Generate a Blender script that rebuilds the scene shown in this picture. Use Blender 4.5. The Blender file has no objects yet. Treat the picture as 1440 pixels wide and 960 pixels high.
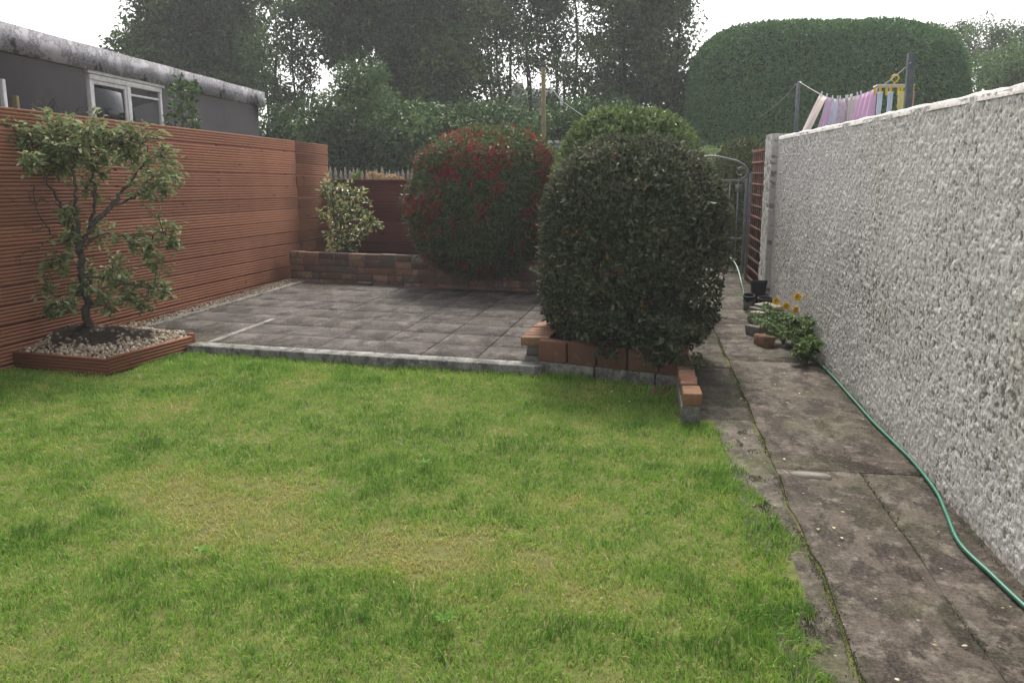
import bpy, math, random
import numpy as np
from mathutils import Vector, Matrix
random.seed(5)
rng = np.random.default_rng(11)
sc = bpy.context.scene
COL = sc.collection
PI = math.pi

# ------------------------------------------------------------------ camera map (photo pixels 1440x960 -> world)
F, H = 1240.0, 1.5
PIT = math.atan(245 / F)
YAW = math.atan(185 * math.cos(PIT) / F)

def ray(px, py):
    x = (px - 720) / F; y = (480 - py) / F
    fw = math.cos(PIT) + y * math.sin(PIT); up = -math.sin(PIT) + y * math.cos(PIT)
    return (x * math.cos(YAW) - fw * math.sin(YAW), x * math.sin(YAW) + fw * math.cos(YAW), up)

def G(px, py, z=0.0):
    a, b, u = ray(px, py); t = (z - H) / u
    return Vector((a * t, b * t, z))

def D(px, py, Y):
    a, b, u = ray(px, py); t = Y / b
    return Vector((a * t, Y, H + u * t))

def onX(px, py, X):
    a, b, u = ray(px, py); t = X / a
    return Vector((X, b * t, H + u * t))

def onV(px, py, P, Q):
    """hit of the pixel ray with the vertical plane through P and Q"""
    a, b, u = ray(px, py)
    nx, ny = (Q.y - P.y), -(Q.x - P.x)
    t = (nx * P.x + ny * P.y) / (nx * a + ny * b)
    return Vector((a * t, b * t, H + u * t))

# ------------------------------------------------------------------ noise
_tab = np.random.default_rng(3).random((256, 256))
def vn(x, y, f=1.0, seed=0):
    x = np.asarray(x, float) * f + seed * 17.31; y = np.asarray(y, float) * f + seed * 9.77
    xi = np.floor(x).astype(int); yi = np.floor(y).astype(int)
    fx = x - xi; fy = y - yi
    fx = fx * fx * (3 - 2 * fx); fy = fy * fy * (3 - 2 * fy)
    g = lambda i, j: _tab[i % 256, j % 256]
    return (g(xi, yi) * (1 - fx) + g(xi + 1, yi) * fx) * (1 - fy) + (g(xi, yi + 1) * (1 - fx) + g(xi + 1, yi + 1) * fx) * fy

def fbm(x, y, f, seed=0, o=3):
    s = 0; a = 1; t = 0
    for k in range(o):
        s = s + a * vn(x, y, f * 2 ** k, seed + k * 3); t += a; a *= .5
    return s / t

def inpoly(x, y, poly):
    r = np.zeros(len(x), bool); j = len(poly) - 1
    for i in range(len(poly)):
        xi, yi = poly[i]; xj, yj = poly[j]
        c = ((yi > y) != (yj > y)) & (x < (xj - xi) * (y - yi) / (yj - yi + 1e-12) + xi)
        r ^= c; j = i
    return r

def norm(a):
    return a / (np.linalg.norm(a, axis=-1, keepdims=True) + 1e-9)

# ------------------------------------------------------------------ objects
def tag(o, label=None, cat=None, group=None, kind=None):
    if label: o['label'] = label
    if cat: o['category'] = cat
    if group: o['group'] = group
    if kind: o['kind'] = kind
    return o

def thing(name, label, cat, loc=(0, 0, 0), group=None):
    o = bpy.data.objects.new(name, None); COL.objects.link(o)
    o.location = loc; o.empty_display_size = .2
    return tag(o, label, cat, group)

def mk(name, V, groups, mat, parent=None, tone=None, smooth=False):
    V = np.asarray(V, np.float32)
    if parent is not None:
        V = V - np.array(parent.matrix_basis.translation if parent.parent is None else
                         (parent.matrix_basis.translation + parent.parent.matrix_basis.translation), np.float32)
    me = bpy.data.meshes.new(name)
    me.vertices.add(len(V)); me.vertices.foreach_set('co', V.ravel())
    idx = []; starts = []; tot = 0
    for g in groups:
        g = np.asarray(g, np.int32)
        if g.size == 0: continue
        n, k = g.shape
        starts.append(np.arange(n) * k + tot); tot += n * k; idx.append(g.ravel())
    idx = np.concatenate(idx); starts = np.concatenate(starts).astype(np.int32)
    me.loops.add(len(idx)); me.loops.foreach_set('vertex_index', idx)
    me.polygons.add(len(starts)); me.polygons.foreach_set('loop_start', starts)
    if smooth:
        me.polygons.foreach_set('use_smooth', np.ones(len(starts), bool))
    me.update(calc_edges=True)
    if tone is not None:
        at = me.attributes.new('tone', 'FLOAT', 'POINT'); at.data.foreach_set('value', np.asarray(tone, np.float32))
    if mat: me.materials.append(mat)
    o = bpy.data.objects.new(name, me); COL.objects.link(o)
    if parent is not None: o.parent = parent
    return o

def bevel(o, w=.004, seg=2):
    m = o.modifiers.new('bevel', 'BEVEL'); m.width = w; m.segments = seg; m.limit_method = 'ANGLE'
    return o

class MB:
    def __init__(s): s.v = []; s.q = []; s.t = []; s.tone = []; s.poly = []
    def add(s, vs, quads=(), tris=(), tone=.5):
        b = len(s.v); s.v += [tuple(p) for p in vs]; s.tone += [tone] * len(vs)
        s.q += [tuple(b + i for i in f) for f in quads]; s.t += [tuple(b + i for i in f) for f in tris]
    def box(s, c, size, M=None, tone=.5, jit=0):
        hx, hy, hz = size[0] / 2, size[1] / 2, size[2] / 2
        vs = []
        for x, y, z in ((-1, -1, -1), (1, -1, -1), (1, 1, -1), (-1, 1, -1), (-1, -1, 1), (1, -1, 1), (1, 1, 1), (-1, 1, 1)):
            p = Vector((x * hx + random.uniform(-jit, jit), y * hy + random.uniform(-jit, jit), z * hz + random.uniform(-jit, jit)))
            if M is not None: p = M @ p
            vs.append(p + Vector(c))
        s.add(vs, ((0, 3, 2, 1), (4, 5, 6, 7), (0, 1, 5, 4), (1, 2, 6, 5), (2, 3, 7, 6), (3, 0, 4, 7)), tone=tone)
    def beam(s, a, b, w, h, up=(0, 0, 1), tone=.5):
        a = Vector(a); b = Vector(b); d = b - a; L = d.length; d.normalize()
        u = Vector(up); r = d.cross(u).normalized(); u = r.cross(d).normalized()
        M = Matrix((r, d, u)).transposed()
        s.box((a + b) / 2, (w, L, h), M, tone)
    def tube(s, pts, rad, n=6, tone=.5, cap=True):
        pts = [Vector(p) for p in pts]; m = len(pts)
        if not hasattr(rad, '__len__'): rad = [rad] * m
        vs = []; ref = Vector((.31, .17, .93))
        for i, p in enumerate(pts):
            d = (pts[min(i + 1, m - 1)] - pts[max(i - 1, 0)]).normalized()
            if abs(d.dot(ref)) > .95: rr = Vector((1, 0, 0))
            else: rr = ref
            a = d.cross(rr).normalized(); b = d.cross(a)
            for k in range(n):
                an = 2 * PI * k / n
                vs.append(p + (a * math.cos(an) + b * math.sin(an)) * rad[i])
        q = [(i * n + k, i * n + (k + 1) % n, (i + 1) * n + (k + 1) % n, (i + 1) * n + k) for i in range(m - 1) for k in range(n)]
        tr = []
        if cap:
            vs.append(pts[0]); vs.append(pts[-1]); c0 = len(vs) - 2; c1 = c0 + 1
            tr = [(c0, (k + 1) % n, k) for k in range(n)] + [(c1, (m - 1) * n + k, (m - 1) * n + (k + 1) % n) for k in range(n)]
        s.add(vs, q, tr, tone)
    def build(s, name, mat, parent=None, smooth=False, bev=0):
        o = mk(name, s.v, [np.array(s.q, np.int32).reshape(-1, 4), np.array(s.t, np.int32).reshape(-1, 3)], mat, parent, s.tone, smooth)
        if bev: bevel(o, bev)
        return o

def spline(pts, n=8):
    pts = [Vector(p) for p in pts]; out = []
    P = [pts[0]] + pts + [pts[-1]]
    for i in range(1, len(P) - 2):
        a, b, c, d = P[i - 1], P[i], P[i + 1], P[i + 2]
        for k in range(n):
            t = k / n
            out.append(.5 * ((2 * b) + (c - a) * t + (2 * a - 5 * b + 4 * c - d) * t * t + (3 * b - a - 3 * c + d) * t ** 3))
    out.append(pts[-1])
    return out

def leaves(P, Dv, Nv, L, W, fold=.25, droop=.15):
    """one six-sided leaf per point: two quads folded along the midrib"""
    n = len(P); Dv = norm(Dv); S = norm(np.cross(Dv, Nv)); N = np.cross(S, Dv)
    L = np.broadcast_to(np.asarray(L, float), (n,))[:, None]; W = np.broadcast_to(np.asarray(W, float), (n,))[:, None]
    fo = fold * W
    T = [(0, 0, 0, 0), (.32, .5, 1, -.2), (.72, .38, .8, -.6), (1, 0, 0, -1), (.72, -.38, .8, -.6), (.32, -.5, 1, -.2)]
    V = np.empty((n, 6, 3))
    for i, (u, v, w, d) in enumerate(T):
        V[:, i] = P + Dv * L * u + S * W * v + N * (fo * w + d * droop * L)
    b = np.arange(n)[:, None] * 6
    q = np.concatenate([b + np.array([[0, 1, 2, 3]]), b + np.array([[0, 3, 4, 5]])])
    return V.reshape(-1, 3), q

def leafobj(name, P, Dv, Nv, L, W, tone, mat, parent, fold=.25, droop=.15, smooth=False):
    V, q = leaves(P, Dv, Nv, L, W, fold, droop)
    return mk(name, V, [q], mat, parent, np.repeat(tone, 6), smooth)

def rdir(n):
    return norm(rng.normal(size=(n, 3)))

# ------------------------------------------------------------------ materials
class NT:
    def __init__(s, name):
        s.m = bpy.data.materials.new(name); s.m.use_nodes = True
        s.t = s.m.node_tree; s.b = s.t.nodes['Principled BSDF']; s.out = s.t.nodes['Material Output']
        s.b.inputs['Specular IOR Level'].default_value = .12
        s._c = None
    def n(s, typ, **kw):
        nd = s.t.nodes.new(typ)
        for k, v in kw.items():
            if k.startswith('_'): setattr(nd, k[1:], v)
            else: nd.inputs[k.replace('__', ' ')].default_value = v
        return nd
    def l(s, a, b): s.t.links.new(a, b)
    def co(s, scale=(1, 1, 1), rot=(0, 0, 0)):
        tc = s.n('ShaderNodeTexCoord'); mp = s.n('ShaderNodeMapping'); mp.inputs['Scale'].default_value = scale
        mp.inputs['Rotation'].default_value = rot
        s.l(tc.outputs['Object'], mp.inputs['Vector']); return mp.outputs[0]
    def noise(s, scale, detail=4, rough=.6, vec=None):
        nd = s.n('ShaderNodeTexNoise', Scale=scale, Detail=detail, Roughness=rough)
        s.l(vec if vec else s.co(), nd.inputs['Vector']); return nd.outputs[0]
    def ramp(s, fac, stops, interp='LINEAR'):
        r = s.n('ShaderNodeValToRGB'); cr = r.color_ramp; cr.interpolation = interp
        while len(cr.elements) < len(stops): cr.elements.new(.5)
        for e, (p, c) in zip(cr.elements, stops):
            e.position = p; e.color = (c, c, c, 1) if not hasattr(c, '__len__') else (*c, 1)
        s.l(fac, r.inputs[0]); return r.outputs[0]
    def mix(s, fac, a, b, mode='MIX'):
        nd = s.n('ShaderNodeMix', _data_type='RGBA', _blend_type=mode)
        for v, k in ((fac, 0), (a, 6), (b, 7)):
            if hasattr(v, 'links'): s.l(v, nd.inputs[k])
            else: nd.inputs[k].default_value = v if k == 0 else (*v, 1)
        return nd.outputs[2]
    def math(s, op, a, b=None, c=None):
        nd = s.n('ShaderNodeMath', _operation=op)
        for i, v in enumerate((a, b, c)):
            if v is None: continue
            if hasattr(v, 'links'): s.l(v, nd.inputs[i])
            else: nd.inputs[i].default_value = v
        return nd.outputs[0]
    def attr(s, name='tone'):
        return s.n('ShaderNodeAttribute', _attribute_name=name).outputs['Fac']
    def bump(s, h, strength=.5, dist=.01):
        b = s.n('ShaderNodeBump', Strength=strength, Distance=dist); s.l(h, b.inputs['Height'])
        s.l(b.outputs[0], s.b.inputs['Normal'])
    def base(s, c):
        if hasattr(c, 'links'): s.l(c, s.b.inputs['Base Color'])
        else: s.b.inputs['Base Color'].default_value = (*c, 1)
    def rough(s, r): s.b.inputs['Roughness'].default_value = r

def leaf_mat(name, stops, trans=.3, rough=.5, spec=.3, noise=None):
    k = NT(name); c = k.ramp(k.attr(), stops)
    k.base(c); k.rough(rough); k.b.inputs['Specular IOR Level'].default_value = spec * .45
    t = k.n('ShaderNodeBsdfTranslucent'); mx = k.n('ShaderNodeMixShader', Fac=trans)
    k.l(c, t.inputs['Color']); k.l(k.b.outputs[0], mx.inputs[1]); k.l(t.outputs[0], mx.inputs[2])
    k.l(mx.outputs[0], k.out.inputs['Surface'])
    return k.m

def plain(name, c1, c2=None, scale=8, rough=.7, bump=.0, dist=.005, spec=.12, metal=0, tone=0):
    k = NT(name); k.rough(rough); k.b.inputs['Metallic'].default_value = metal
    k.b.inputs['Specular IOR Level'].default_value = spec
    n = k.noise(scale, 6, .65)
    c = k.mix(k.ramp(n, [(.3, 0.), (.7, 1.)]), c1, c2 or c1)
    if tone:
        c = k.mix(1.0, c, k.ramp(k.attr(), [(0, 1 - tone), (1, 1 + tone * .0 + 0)]), 'MULTIPLY')
    k.base(c)
    if bump: k.bump(n, bump, dist)
    return k.m

# foliage
M_grass = leaf_mat('grass_blade', [(0, (.44, .35, .16)), (.2, (.41, .40, .11)), (.45, (.26, .395, .072)), (.75, (.16, .31, .045)), (1, (.075, .165, .028))], .3, .5, .25)
M_cot = leaf_mat('grey_green_leaf', [(0, (.028, .036, .02)), (.4, (.076, .094, .05)), (.7, (.135, .15, .09)), (.86, (.18, .15, .105)), (1, (.27, .25, .18))], .2, .5, .3)
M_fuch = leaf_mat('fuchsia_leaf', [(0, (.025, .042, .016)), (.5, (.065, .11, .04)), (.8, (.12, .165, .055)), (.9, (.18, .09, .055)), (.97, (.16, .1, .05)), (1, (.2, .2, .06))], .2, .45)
M_fred = leaf_mat('fuchsia_flower', [(0, (.20, .016, .024)), (.6, (.38, .03, .04)), (1, (.52, .04, .07))], .25, .45)
M_laurel = leaf_mat('bright_green_leaf', [(0, (.055, .09, .028)), (.5, (.13, .19, .06)), (1, (.26, .32, .14))], .25, .4, .4)
M_cam = leaf_mat('camellia_leaf', [(0, (.07, .10, .04)), (.5, (.15, .20, .08)), (.85, (.26, .30, .14)), (1, (.42, .42, .26))], .3, .6, .15)
M_var = leaf_mat('variegated_leaf', [(0, (.05, .09, .03)), (.45, (.10, .16, .05)), (.55, (.35, .36, .13)), (.9, (.5, .47, .22)), (1, (.5, .36, .08))], .25, .35, .5)
M_hedge = leaf_mat('conifer_hedge_leaf', [(0, (.04, .09, .033)), (.5, (.088, .195, .068)), (1, (.165, .29, .10))], .12, .6, .2)
M_box = leaf_mat('box_hedge_leaf', [(0, (.04, .055, .02)), (.5, (.08, .10, .035)), (1, (.16, .16, .06))], .15, .6, .2)
M_tree = leaf_mat('dark_tree_leaf', [(0, (.016, .042, .01)), (.5, (.05, .105, .025)), (1, (.12, .20, .05))], .3, .5, .3)
M_tree2 = leaf_mat('light_tree_leaf', [(0, (.026, .058, .015)), (.5, (.068, .132, .036)), (1, (.14, .22, .07))], .3, .5, .3)
M_poppy_leaf = leaf_mat('fern_leaf', [(0, (.04, .08, .02)), (.5, (.09, .16, .035)), (1, (.2, .28, .08))], .3, .5, .3)
M_dryflower = leaf_mat('dried_flower', [(0, (.3, .19, .09)), (1, (.55, .4, .22))], .3, .7, .1)
M_yel = leaf_mat('yellow_petal', [(0, (.7, .42, .02)), (1, (.85, .6, .05))], .3, .5, .2)
M_berry = plain('orange_berry', (.30, .10, .035), (.38, .15, .05), 30, .4)
M_litter = leaf_mat('dead_leaf', [(0, (.22, .16, .06)), (.5, (.5, .45, .25)), (.9, (.55, .52, .42)), (1, (.6, .5, .05))], .2, .6, .2)
M_petal = leaf_mat('pink_petal', [(0, (.3, .05, .16)), (1, (.45, .1, .25))], .2, .6, .2)
M_bark = plain('bark', (.05, .042, .034), (.13, .11, .09), 25, .9, .6, .01)
M_barkd = plain('dark_bark', (.02, .018, .015), (.045, .04, .033), 12, .95, .6, .02)

# red-brown stained timber with knots
def timber(name, a, b, axis_scale, knot=True):
    k = NT(name); k.rough(.62)
    v = k.co(axis_scale)
    g = k.noise(3.0, 6, .65, v)
    c = k.mix(k.ramp(g, [(.25, 0.), (.75, 1.)]), a, b)
    kn = k.noise(1.7, 3, .55, k.co((5, 3.2, 8)))
    c = k.mix(k.ramp(kn, [(.66, 0.), (.72, .8)]), c, tuple(x * .33 for x in a))
    blot = k.noise(.9, 4, .6)
    c = k.mix(k.ramp(blot, [(.35, .0), (.75, .35)]), c, tuple(min(1, x * 1.5 + .03) for x in b))
    c = k.mix(1.0, c, k.ramp(k.attr(), [(0, .62), (1, 1.15)]), 'MULTIPLY')
    k.base(c); k.bump(g, .3, .004); k.rough(.8)
    return k.m
M_fence = timber('red_decking_timber', (.155, .061, .034), (.225, .097, .055), (4, 4, 30))
M_fence_dark = timber('dark_red_decking_timber', (.11, .034, .026), (.17, .056, .04), (4, 4, 30))
M_trellis = timber('brown_trellis_timber', (.10, .042, .03), (.155, .07, .05), (6, 6, 20))
M_gwood = plain('weathered_grey_wood', (.12, .10, .085), (.30, .26, .22), 14, .85, .4, .004)
M_pole = plain('pale_wood_pole', (.16, .135, .065), (.25, .21, .11), 14, .8, .3, .003)

# brick with a tone per brick
def brick(name, stops):
    k = NT(name); k.rough(.85)
    c = k.ramp(k.attr(), stops, 'CONSTANT')
    n = k.noise(28, 6, .7); c = k.mix(k.ramp(n, [(.38, .0), (.62, .55)]), c, (.10, .075, .06))
    ms = k.noise(9, 7, .75, k.co((1, 1, 1), (0, 0, 1))); c = k.mix(k.ramp(ms, [(.5, 0.), (.6, .55)]), c, (.075, .08, .04))
    n2 = k.noise(6, 5, .7); c = k.mix(k.ramp(n2, [(.58, 0.), (.72, .35)]), c, (.45, .42, .4))
    k.base(c); k.bump(n, .5, .004); return k.m
M_brick = brick('reclaimed_brick', [(0, (.11, .06, .048)), (.22, (.23, .10, .068)), (.42, (.17, .09, .07)), (.58, (.27, .13, .085)), (.74, (.14, .10, .085)), (.86, (.32, .19, .13)), (.96, (.32, .28, .25))])
M_obrick = brick('orange_brick', [(0, (.22, .10, .06)), (.4, (.27, .14, .08)), (.75, (.18, .078, .055))])
M_rbrick = brick('dark_red_brick', [(0, (.14, .06, .042)), (.4, (.18, .078, .054)), (.75, (.115, .052, .04))])
M_ebrick = brick('dark_blue_brick', [(0, (.085, .085, .09)), (.5, (.11, .10, .10))])
M_mortar = plain('mortar', (.10, .088, .076), (.17, .15, .13), 30, .95, .5, .004)

def concrete(name, dark, mid, pale, s=1.0, moss=0.0, patch=.7, speck=True):
    k = NT(name); k.rough(.85)
    a = k.noise(1.3 * s, 10, .75); b = k.noise(5.5 * s, 10, .78); f = k.noise(70, 5, .8)
    c = k.mix(k.ramp(a, [(.41, 0.), (.59, 1.)]), dark, mid)
    c = k.mix(k.ramp(b, [(.50, 0.), (patch - .06, .8)]), c, pale)
    d = k.noise(2.6 * s, 7, .72, k.co((1.7, 1, 1), (0, 0, .6)))
    c = k.mix(k.ramp(d, [(.49, 0.), (.56, .85)]), c, tuple(x * .45 for x in dark))
    if moss:
        e = k.noise(2.2, 8, .75, k.co((1, 1, 1), (0, 0, 2)))
        c = k.mix(k.ramp(e, [(.48, 0.), (.6, moss)]), c, (.06, .07, .022))
    if speck:
        vo = k.n('ShaderNodeTexVoronoi', Scale=26); k.l(k.co(), vo.inputs['Vector'])
        sp = k.ramp(vo.outputs[0], [(.10, .8), (.16, 0.)])
        gate = k.ramp(k.noise(9, 2), [(.56, 0.), (.62, 1.)])
        c = k.mix(k.math('MULTIPLY', sp, gate), c, tuple(min(1, x * 1.9) for x in pale))
    c = k.mix(k.ramp(f, [(.45, .0), (.8, .45)]), c, tuple(x * 1.25 for x in pale))
    c = k.mix(k.ramp(k.noise(38, 6, .8), [(.52, .0), (.66, .6)]), c, tuple(x * .4 for x in dark))
    c = k.mix(1.0, c, k.ramp(k.attr(), [(0, .75), (1, 1.05)]), 'MULTIPLY')
    k.base(c)
    h = k.math('ADD', k.math('MULTIPLY', f, .5), b)
    k.bump(h, .8, .008)
    return k.m
M_path = concrete('worn_path_concrete', (.042, .033, .027), (.105, .085, .069), (.21, .183, .152), 1.8, .3, .68)
M_strip = concrete('mossy_edge_concrete', (.055, .046, .036), (.125, .108, .085), (.23, .205, .17), 2.0, .7, .70)
M_patio = concrete('patio_slab_concrete', (.05, .041, .037), (.092, .078, .071), (.20, .18, .165), 1.2, .15, .74)
M_kerb = concrete('kerb_concrete', (.15, .145, .13), (.24, .23, .215), (.36, .35, .33), 2.0, .3, .7)
M_block = concrete('block_concrete', (.13, .12, .105), (.22, .21, .185), (.33, .32, .29), 3.0, .3, .7)
M_patch = plain('pale_cement', (.12, .108, .094), (.24, .22, .195), 18, .9, .5, .004)
M_soil = plain('soil', (.022, .017, .013), (.06, .047, .036), 22, .98, .9, .02)
M_dirt = plain('lawn_soil', (.07, .08, .025), (.13, .14, .045), 14, .98, .8, .02)
M_far = plain('rough_grass_ground', (.045, .06, .022), (.08, .09, .04), .6, .95, .5, .03)

# white roughcast, dirt sits in the pits
def roughcast():
    k = NT('white_roughcast'); k.rough(.88)
    pit = k.attr('tone')
    n1 = k.noise(60, 5, .7); n2 = k.noise(2.2, 6, .65); n3 = k.noise(130, 3, .6)
    c = k.mix(k.ramp(n2, [(.3, 0.), (.7, 1.)]), (.54, .505, .475), (.70, .665, .63))
    pf = k.math('ADD', k.math('MULTIPLY', n1, .35), pit)
    c = k.mix(k.ramp(pf, [(.3, 0.), (.58, .55), (.85, .92)]), c, (.18, .162, .142))
    g1 = k.noise(85, 4, .75); gate = k.noise(2.2, 6, .75)
    c = k.mix(k.math('MULTIPLY', k.ramp(g1, [(.53, 0.), (.60, .8)]), k.ramp(gate, [(.40, .1), (.53, 1.)])), c, (.22, .205, .185))
    st = k.noise(1.0, 6, .7, k.co((1, 2.2, .5)))
    c = k.mix(k.ramp(st, [(.55, 0.), (.72, .35)]), c, (.37, .31, .225))
    # algae and soil splash along the foot of the wall
    sx = k.n('ShaderNodeSeparateXYZ'); k.l(k.co(), sx.inputs[0])
    foot = k.math('SUBTRACT', .30, k.math('ADD', sx.outputs[2], k.math('MULTIPLY', n2, .40)))
    c = k.mix(k.ramp(foot, [(.0, 0.), (.14, .6)]), c, (.27, .225, .15))
    k.base(c); k.bump(k.math('ADD', n1, k.math('MULTIPLY', n3, .6)), .8, .006)
    return k.m
M_wall = roughcast()
M_coping = plain('coping_render', (.22, .205, .19), (.46, .435, .42), 5, .9, .6, .006)

def fascia():
    k = NT('flaking_fascia_paint'); k.rough(.75)
    a = k.noise(4.2, 9, .74, k.co((1, .45, .7))); 
    s = k.noise(5, 5, .6, k.co((1, .8, .35)))
    f = k.math('ADD', k.math('MULTIPLY', a, .85), k.math('MULTIPLY', s, .15))
    k.base(k.ramp(f, [(.42, (.055, .055, .06)), (.455, (.16, .155, .165)), (.49, (.30, .29, .31)), (.52, (.13, .125, .14)), (.56, (.34, .33, .35)), (.7, (.44, .43, .45))]))
    return k.m
M_fascia = fascia()
M_shed = plain('dark_shed_render', (.018, .017, .02), (.034, .031, .035), 1.6, .9, .5, .01)
M_roofing = plain('roof_felt', (.06, .06, .06), (.1, .1, .1), 3, .9, .3, .01)
M_wframe = plain('old_white_window_paint', (.50, .49, .49), (.72, .71, .71), 9, .6, .2, .003)
M_glass = plain('dark_window_glass', (.012, .014, .016), (.03, .032, .034), 1.5, .05, 0, 0, .5)
M_galv = plain('galvanised_steel', (.16, .165, .18), (.26, .27, .285), 20, .5, .1, .002, .5, .4)
M_dpost = plain('dark_grey_post', (.075, .085, .09), (.13, .14, .15), 15, .7, .2, .002)
M_rope = plain('pale_rope', (.5, .48, .44), (.6, .58, .55), 50, .8)
M_ropeg = plain('grey_green_rope', (.17, .2, .17), (.25, .28, .25), 50, .8)
M_hose = plain('green_hose', (.01, .10, .06), (.018, .14, .085), 10, .38, 0, 0, .45)
M_stone = plain('pale_stone', (.19, .165, .135), (.34, .305, .255), 12, .9, .6, .01)
M_dstone = plain('dark_stone', (.10, .095, .085), (.2, .19, .17), 12, .9, .6, .01)
M_black = plain('black_plastic', (.012, .012, .013), (.025, .025, .027), 20, .5, .1, .002)
M_yellow = plain('yellow_plastic', (.72, .5, .04), (.8, .58, .08), 10, .4)
M_whitep = plain('pale_plastic', (.62, .6, .62), (.7, .68, .7), 10, .5)
M_roofdark = plain('dark_slate_roof', (.04, .04, .048), (.075, .075, .085), 5, .8, .3, .02)
M_house = plain('grey_house_wall', (.2, .19, .18), (.27, .26, .25), 3, .9, .3, .01)
M_paleblue = plain('pale_blue_panel', (.36, .42, .47), (.46, .52, .57), 3, .6, .1, .01)

def gravelmat():
    k = NT('beige_pebble'); k.rough(.75)
    c = k.ramp(k.attr(), [(0, (.16, .11, .07)), (.3, (.31, .24, .16)), (.6, (.22, .18, .135)), (.85, (.38, .32, .24)), (1, (.5, .47, .42))])
    k.base(c); k.bump(k.noise(60, 3), .3, .003); return k.m
M_pebble = gravelmat()

def cloth(name, c, c2=None, sc_=9):
    k = NT(name); k.rough(.85)
    n = k.noise(sc_, 3, .5)
    cc = k.mix(k.ramp(n, [(.5, 0.), (.6, 1.)]), c, c2) if c2 else k.mix(k.ramp(n, [(.3, 0.), (.7, .2)]), c, tuple(x * .85 for x in c))
    k.base(cc)
    t = k.n('ShaderNodeBsdfTranslucent'); mx = k.n('ShaderNodeMixShader', Fac=.35)
    k.l(cc, t.inputs['Color']); k.l(k.b.outputs[0], mx.inputs[1]); k.l(t.outputs[0], mx.inputs[2]); k.l(mx.outputs[0], k.out.inputs['Surface'])
    return k.m

# ================================================================== SETTING
def sheet(name, pts, mat, z, kind='structure', thick=0):
    V = [(p[0], p[1], z) for p in pts]
    return tag(mk(name, V, [np.array([list(range(len(V)))])], mat, None, [.5] * len(V)), kind=kind)

sheet('ground', [(-160, -40), (160, -40), (160, 260), (-160, 260)], M_far, -.09)

# lawn base, gently uneven
LAWN = [(-6.2, .6), (.60, .6), (.60, 2.6), (.615, 3.7), (.54, 4.5), (.45, 5.24), (.27, 5.24), (.30, 6.02), (-.76, 6.40), (-3.66, 6.80), (-3.81, 5.82), (-6.2, 6.15)]
gx, gy = np.meshgrid(np.linspace(-6.4, .62, 130), np.linspace(.5, 6.85, 120))
def lawn_z(x, y): return (vn(x, y, 1.3, 5) - .5) * .022 - .012
gz = lawn_z(gx, gy)
nx, ny = gx.shape[1], gx.shape[0]
ii = np.arange(ny * nx).reshape(ny, nx)
q = np.stack([ii[:-1, :-1], ii[:-1, 1:], ii[1:, 1:], ii[1:, :-1]], -1).reshape(-1, 4)
cx = gx.ravel()[q].mean(1); cy = gy.ravel()[q].mean(1)
q = q[inpoly(cx, cy, [(-6.4, .4), (.61, .4), (.63, 3.7), (.55, 4.6), (.46, 5.3), (.28, 5.3), (.3, 6.2), (-.7, 6.5), (-3.7, 6.85), (-6.4, 6.6)])]
tag(mk('lawn_soil', np.stack([gx, gy, gz], -1).reshape(-1, 3), [q], M_dirt, smooth=True), kind='structure')

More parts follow.
